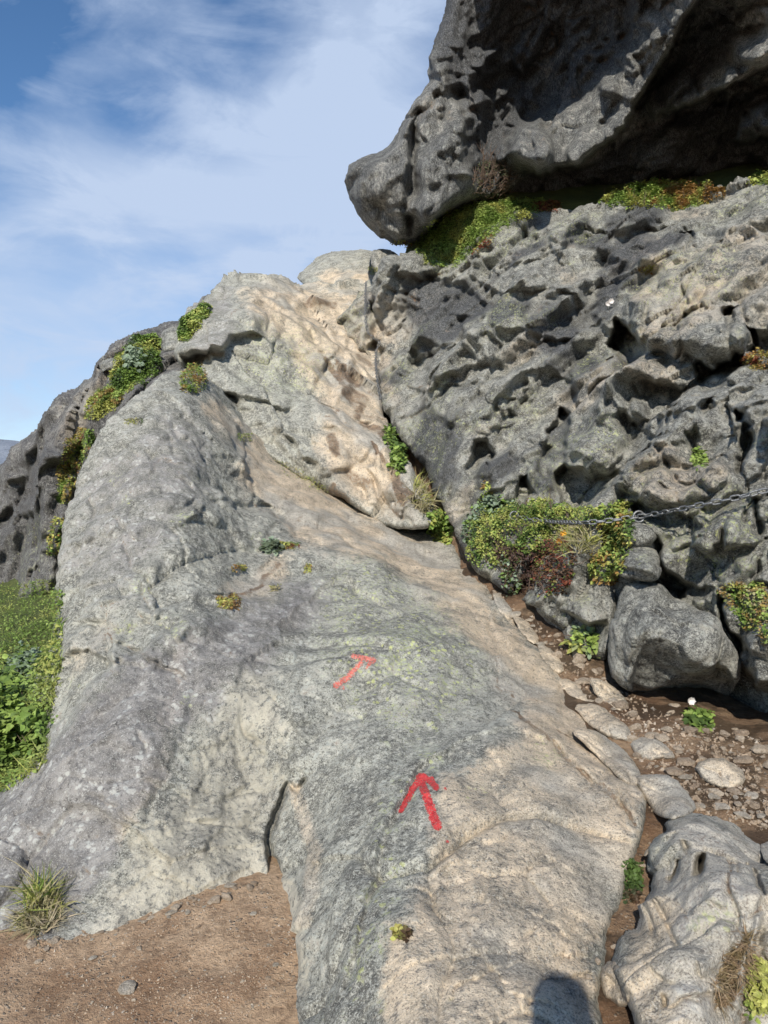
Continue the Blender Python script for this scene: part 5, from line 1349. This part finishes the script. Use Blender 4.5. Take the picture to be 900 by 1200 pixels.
# flat plates of bedrock between slab and gully
for i, (pl, d, lb) in enumerate([
    ([(742, 912), (760, 906), (788, 908), (812, 938), (814, 952), (792, 962), (770, 958), (758, 940)], 3.05, 'flat grey plate of rock above the corner boulder'),
    ([(668, 826), (700, 822), (738, 856), (742, 868), (716, 866), (690, 850)], 3.85, 'upper flat tan plate flaking off the slab beside the gully'),
    ([(664, 852), (690, 852), (730, 874), (748, 902), (752, 925), (728, 915), (700, 890)], 3.4, 'lower flat tan plate flaking off the slab beside the gully'),
    ([(652, 796), (672, 796), (690, 812), (700, 824), (680, 820), (660, 808)], 4.3, 'small tan plate at the narrow neck of the gully'),
    ([(886, 990), (905, 985), (960, 990), (960, 1030), (905, 1020)], 2.75, 'pale tan rock at the right edge beside the corner boulder'),
    ([(576, 690), (592, 700), (604, 722), (596, 728), (582, 712)], 5.6, 'long thin tan flake at the upper end of the slab edge'),
    ([(600, 718), (618, 728), (634, 752), (622, 756), (606, 738)], 5.1, 'second thin tan flake down the slab edge, below the red heather'),
    ([(628, 752), (650, 762), (664, 784), (652, 790), (634, 772)], 4.7, 'cracked tan flake on the slab edge opposite the squat boulder'),
    ([(736, 868), (752, 862), (776, 868), (790, 886), (768, 892), (748, 888)], 3.5, 'broad flat tan plate in the gully right of the two edge plates'),
    ([(812, 896), (838, 888), (868, 900), (876, 918), (850, 926), (822, 914)], 3.15, 'yellowish flat plate set in the gully soil near the right edge'),
    ([(688, 792), (706, 796), (726, 812), (740, 830), (722, 834), (700, 820)], 4.0, 'tan plate bridging the slab and the gully under the big block'),
    ([(700, 1135), (716, 1118), (728, 1140), (740, 1170), (728, 1185), (708, 1170)], 2.12, 'small tan rock slice between the slab and the corner boulder')]):
    c_ = np.mean(pl, 0); zs = []
    for p_ in list(pl) + [tuple(c_)]:
        h = cast(*p_); dd_ = np.dot(h[0] - CAM, FW) if h else d
        zs.append(min(dd_, d * 1.06))
    ctrl = [(p_[0], p_[1], z) for p_, z in zip(pl, zs)] + [(c_[0], c_[1], zs[-1] - .03)]
    s = Relief('flat_rock', pl, ctrl, step=1.0, warp=2, seed=140 + i)
    s.D -= .045; s.D0 -= .045
    s.edge(7, .05); s.M['worn'][:] = .85; s.groove([pl[0], tuple(c_), pl[4]], 1.8, .015)
    o_ = s.build(lb, 'rock', M_slab, rock_disp(.012, 3, .012, 7, .006, 20, .01, seed=140 + i), thick=.12); defer(o_)
T('plates')

# ------------------------------------------------------------------ photographer behind the camera, casting the shadow
import bmesh
def person():
    e = empty('person', (-.03, -.30, 0)); e.scale = (1.05, 1.05, 1.05); tag(e, 'hiker holding up a phone behind the camera, seen only as a shadow on the slab', 'person')
    J = {'pel': (0, 0, .95), 'waist': (0, 0, 1.10), 'chest': (0, .02, 1.32), 'neck': (0, .03, 1.47), 'head0': (0, .05, 1.56), 'head1': (0, .06, 1.68), 'top': (0, .05, 1.76)}
    rad = {'pel': .15, 'waist': .13, 'chest': .155, 'neck': .055, 'head0': .07, 'head1': .09, 'top': .06}
    E = [('pel', 'waist'), ('waist', 'chest'), ('chest', 'neck'), ('neck', 'head0'), ('head0', 'head1'), ('head1', 'top')]
    for sd_, n_ in ((-1, 'l'), (1, 'r')):
        for k_, c_, r_ in (('hip', (.10 * sd_, 0, .90), .10), ('knee', (.12 * sd_, .03, .50), .065), ('ank', (.13 * sd_, 0, .10), .045), ('toe', (.15 * sd_, .17, .04), .035),
                           ('sh', (.19 * sd_, .02, 1.40), .06), ('elb', (.27 * sd_, .14, 1.20), .045), ('wri', (.10 * sd_ - .04, .17, 1.44), .028), ('hand', (.07 * sd_ - .02, .19, 1.50), .032)):
            J[n_ + k_] = c_; rad[n_ + k_] = r_
        E += [('pel', n_ + 'hip'), (n_ + 'hip', n_ + 'knee'), (n_ + 'knee', n_ + 'ank'), (n_ + 'ank', n_ + 'toe'), ('chest', n_ + 'sh'), (n_ + 'sh', n_ + 'elb'), (n_ + 'elb', n_ + 'wri'), (n_ + 'wri', n_ + 'hand')]
    ks = list(J); me = bpy.data.meshes.new('body'); me.from_pydata([J[k_] for k_ in ks], [(ks.index(a), ks.index(b_)) for a, b_ in E], [])
    o_ = bpy.data.objects.new('body', me); col.objects.link(o_); o_.parent = e
    o_.modifiers.new('skin', 'SKIN'); 
    for i_, k_ in enumerate(ks): me.skin_vertices[0].data[i_].radius = (rad[k_], rad[k_])
    me.skin_vertices[0].data[0].use_root = True
    o_.modifiers.new('sub', 'SUBSURF').levels = 2; o_.modifiers['sub'].render_levels = 2
    me.materials.append(plain('jacket_cloth', (.08, .12, .2), .8))
    # phone in the hands, lens just behind the camera point
    bm = bmesh.new(); bmesh.ops.create_cube(bm, size=1); bmesh.ops.scale(bm, vec=(.075, .009, .155), verts=bm.verts); bmesh.ops.bevel(bm, geom=bm.edges[:], offset=.004, segments=2)
    m2 = bpy.data.meshes.new('phone'); bm.to_mesh(m2); bm.free(); ph = bpy.data.objects.new('phone', m2); col.objects.link(ph); ph.location = (.03, -.045, 1.56)
    m2.materials.append(plain('phone_glass', (.03, .03, .03), .2, var=0)); tag(ph, 'dark phone held up by the hiker behind the camera', 'phone')
for o_ in DEFER: col.objects.link(o_)
person()
T('all')
# ------------------------------------------------------------------ camera, sky, sun
cam = bpy.data.cameras.new('camera'); co = bpy.data.objects.new('camera', cam); col.objects.link(co)
co.location = CAM; co.rotation_euler = (R(90) - PITCH, 0, 0)
cam.sensor_fit = 'VERTICAL'; cam.sensor_height = 24.0; cam.lens = F / 1200 * 24.0
cam.clip_start = .02; cam.clip_end = 8000
bpy.context.scene.camera = co

EL, AZ = R(33.3), R(12.5)          # sun behind the camera, a little to the left
S = Vector((-math.sin(AZ) * math.cos(EL), -math.cos(AZ) * math.cos(EL), math.sin(EL)))
sl = bpy.data.lights.new('sun', 'SUN'); sl.energy = 5.0; sl.angle = R(.53); sl.color = (1, .94, .84)
so = bpy.data.objects.new('sun', sl); col.objects.link(so); so.rotation_euler = S.to_track_quat('Z', 'Y').to_euler(); so.location = (-5, -10, 12)

w = bpy.data.worlds.new('World'); bpy.context.scene.world = w; w.use_nodes = True
t = w.node_tree; t.nodes.clear()
def N(ty, **kw):
    nd = t.nodes.new(ty)
    for k_, v_ in kw.items(): setattr(nd, k_, v_)
    return nd
L = t.links.new
sky = N('ShaderNodeTexSky', sky_type='NISHITA'); sky.sun_disc = False; sky.sun_elevation = EL
sky.sun_rotation = math.atan2(S.x, S.y); sky.altitude = 1200; sky.air_density = 1.0; sky.dust_density = .3; sky.ozone_density = 2.5
bg = N('ShaderNodeBackground'); bg.inputs[1].default_value = .14; 
hs = N('ShaderNodeHueSaturation'); hs.inputs['Saturation'].default_value = 1.15
L(sky.outputs[0], hs.inputs['Color']); L(hs.outputs[0], bg.inputs[0])
tc = N('ShaderNodeTexCoord')
def mth(op, a, b=0.0, c=None):
    nd = N('ShaderNodeMath', operation=op)
    for i_, v_ in enumerate((a, b) if c is None else (a, b, c)):
        if hasattr(v_, 'links'): L(v_, nd.inputs[i_])
        else: nd.inputs[i_].default_value = v_
    return nd.outputs[0]
def nz(scale, detail, rough, mp_scale, rot, dist=0, off=(0, 0, 0)):
    mp = N('ShaderNodeMapping'); mp.inputs['Scale'].default_value = mp_scale; mp.inputs['Rotation'].default_value = rot; mp.inputs['Location'].default_value = off
    L(tc.outputs['Generated'], mp.inputs[0])
    nd = N('ShaderNodeTexNoise'); nd.inputs['Scale'].default_value = scale; nd.inputs['Detail'].default_value = detail; nd.inputs['Roughness'].default_value = rough; nd.inputs['Distortion'].default_value = dist
    L(mp.outputs[0], nd.inputs['Vector']); return nd.outputs['Fac']
def mr(v, a, b, c=0, d=1):
    nd = N('ShaderNodeMapRange', interpolation_type='SMOOTHSTEP'); L(v, nd.inputs[0])
    for i_, x_ in enumerate((a, b, c, d)): nd.inputs[i_ + 1].default_value = x_
    return nd.outputs[0]
def near_dir(px, py, a0, a1):
    d_ = ray(px, py); d_ = d_ / np.linalg.norm(d_)
    nd = N('ShaderNodeVectorMath', operation='DOT_PRODUCT'); L(tc.outputs['Generated'], nd.inputs[0]); nd.inputs[1].default_value = tuple(d_)
    return mr(nd.outputs['Value'], math.cos(R(a0)), math.cos(R(a1)))
CL = nz(2.1, 7, .55, (1, 1, 2.2), (0, R(-20), 0), .5, (.3, .2, .1))
CF = nz(5.5, 6, .6, (1, 1, 2.4), (0, R(-25), 0), .7, (1, 0, 0))
dens = mth('ADD', mth('MULTIPLY', mr(CL, .36, .64), .56), mth('MULTIPLY', mr(CF, .38, .66), .34))
gap = near_dir(130, -40, 13, 3)
gap2 = near_dir(-40, 150, 7, 2)
core = near_dir(270, 150, 16, 2)
dens = mth('SUBTRACT', dens, mth('MULTIPLY', gap, .62))
dens = mth('SUBTRACT', dens, mth('MULTIPLY', gap2, .25))
dens = mth('ADD', dens, mth('MULTIPLY', core, .34))
dens = mth('ADD', dens, .12); dens = mth('ADD', dens, mth('MULTIPLY', near_dir(60, 520, 14, 3), .30))
dens = mth('MULTIPLY', mth('MINIMUM', mth('MAXIMUM', dens, 0.0), .92), near_dir(300, 300, 62, 38))
bg2 = N('ShaderNodeBackground'); bg2.inputs[0].default_value = (.64, .77, 1.0, 1); bg2.inputs[1].default_value = .88
ms = N('ShaderNodeMixShader'); L(dens, ms.inputs[0]); L(bg.outputs[0], ms.inputs[1]); L(bg2.outputs[0], ms.inputs[2])
wo = N('ShaderNodeOutputWorld'); L(ms.outputs[0], wo.inputs[0])

sc = bpy.context.scene
sc.view_settings.view_transform = 'Standard'; sc.view_settings.look = 'None'; sc.view_settings.exposure = 0; sc.view_settings.gamma = 1
sc.render.engine = 'CYCLES'
sc.cycles.max_bounces = 5; sc.cycles.diffuse_bounces = 2; sc.cycles.use_denoising = True; sc.cycles.adaptive_threshold = .02
T('done')
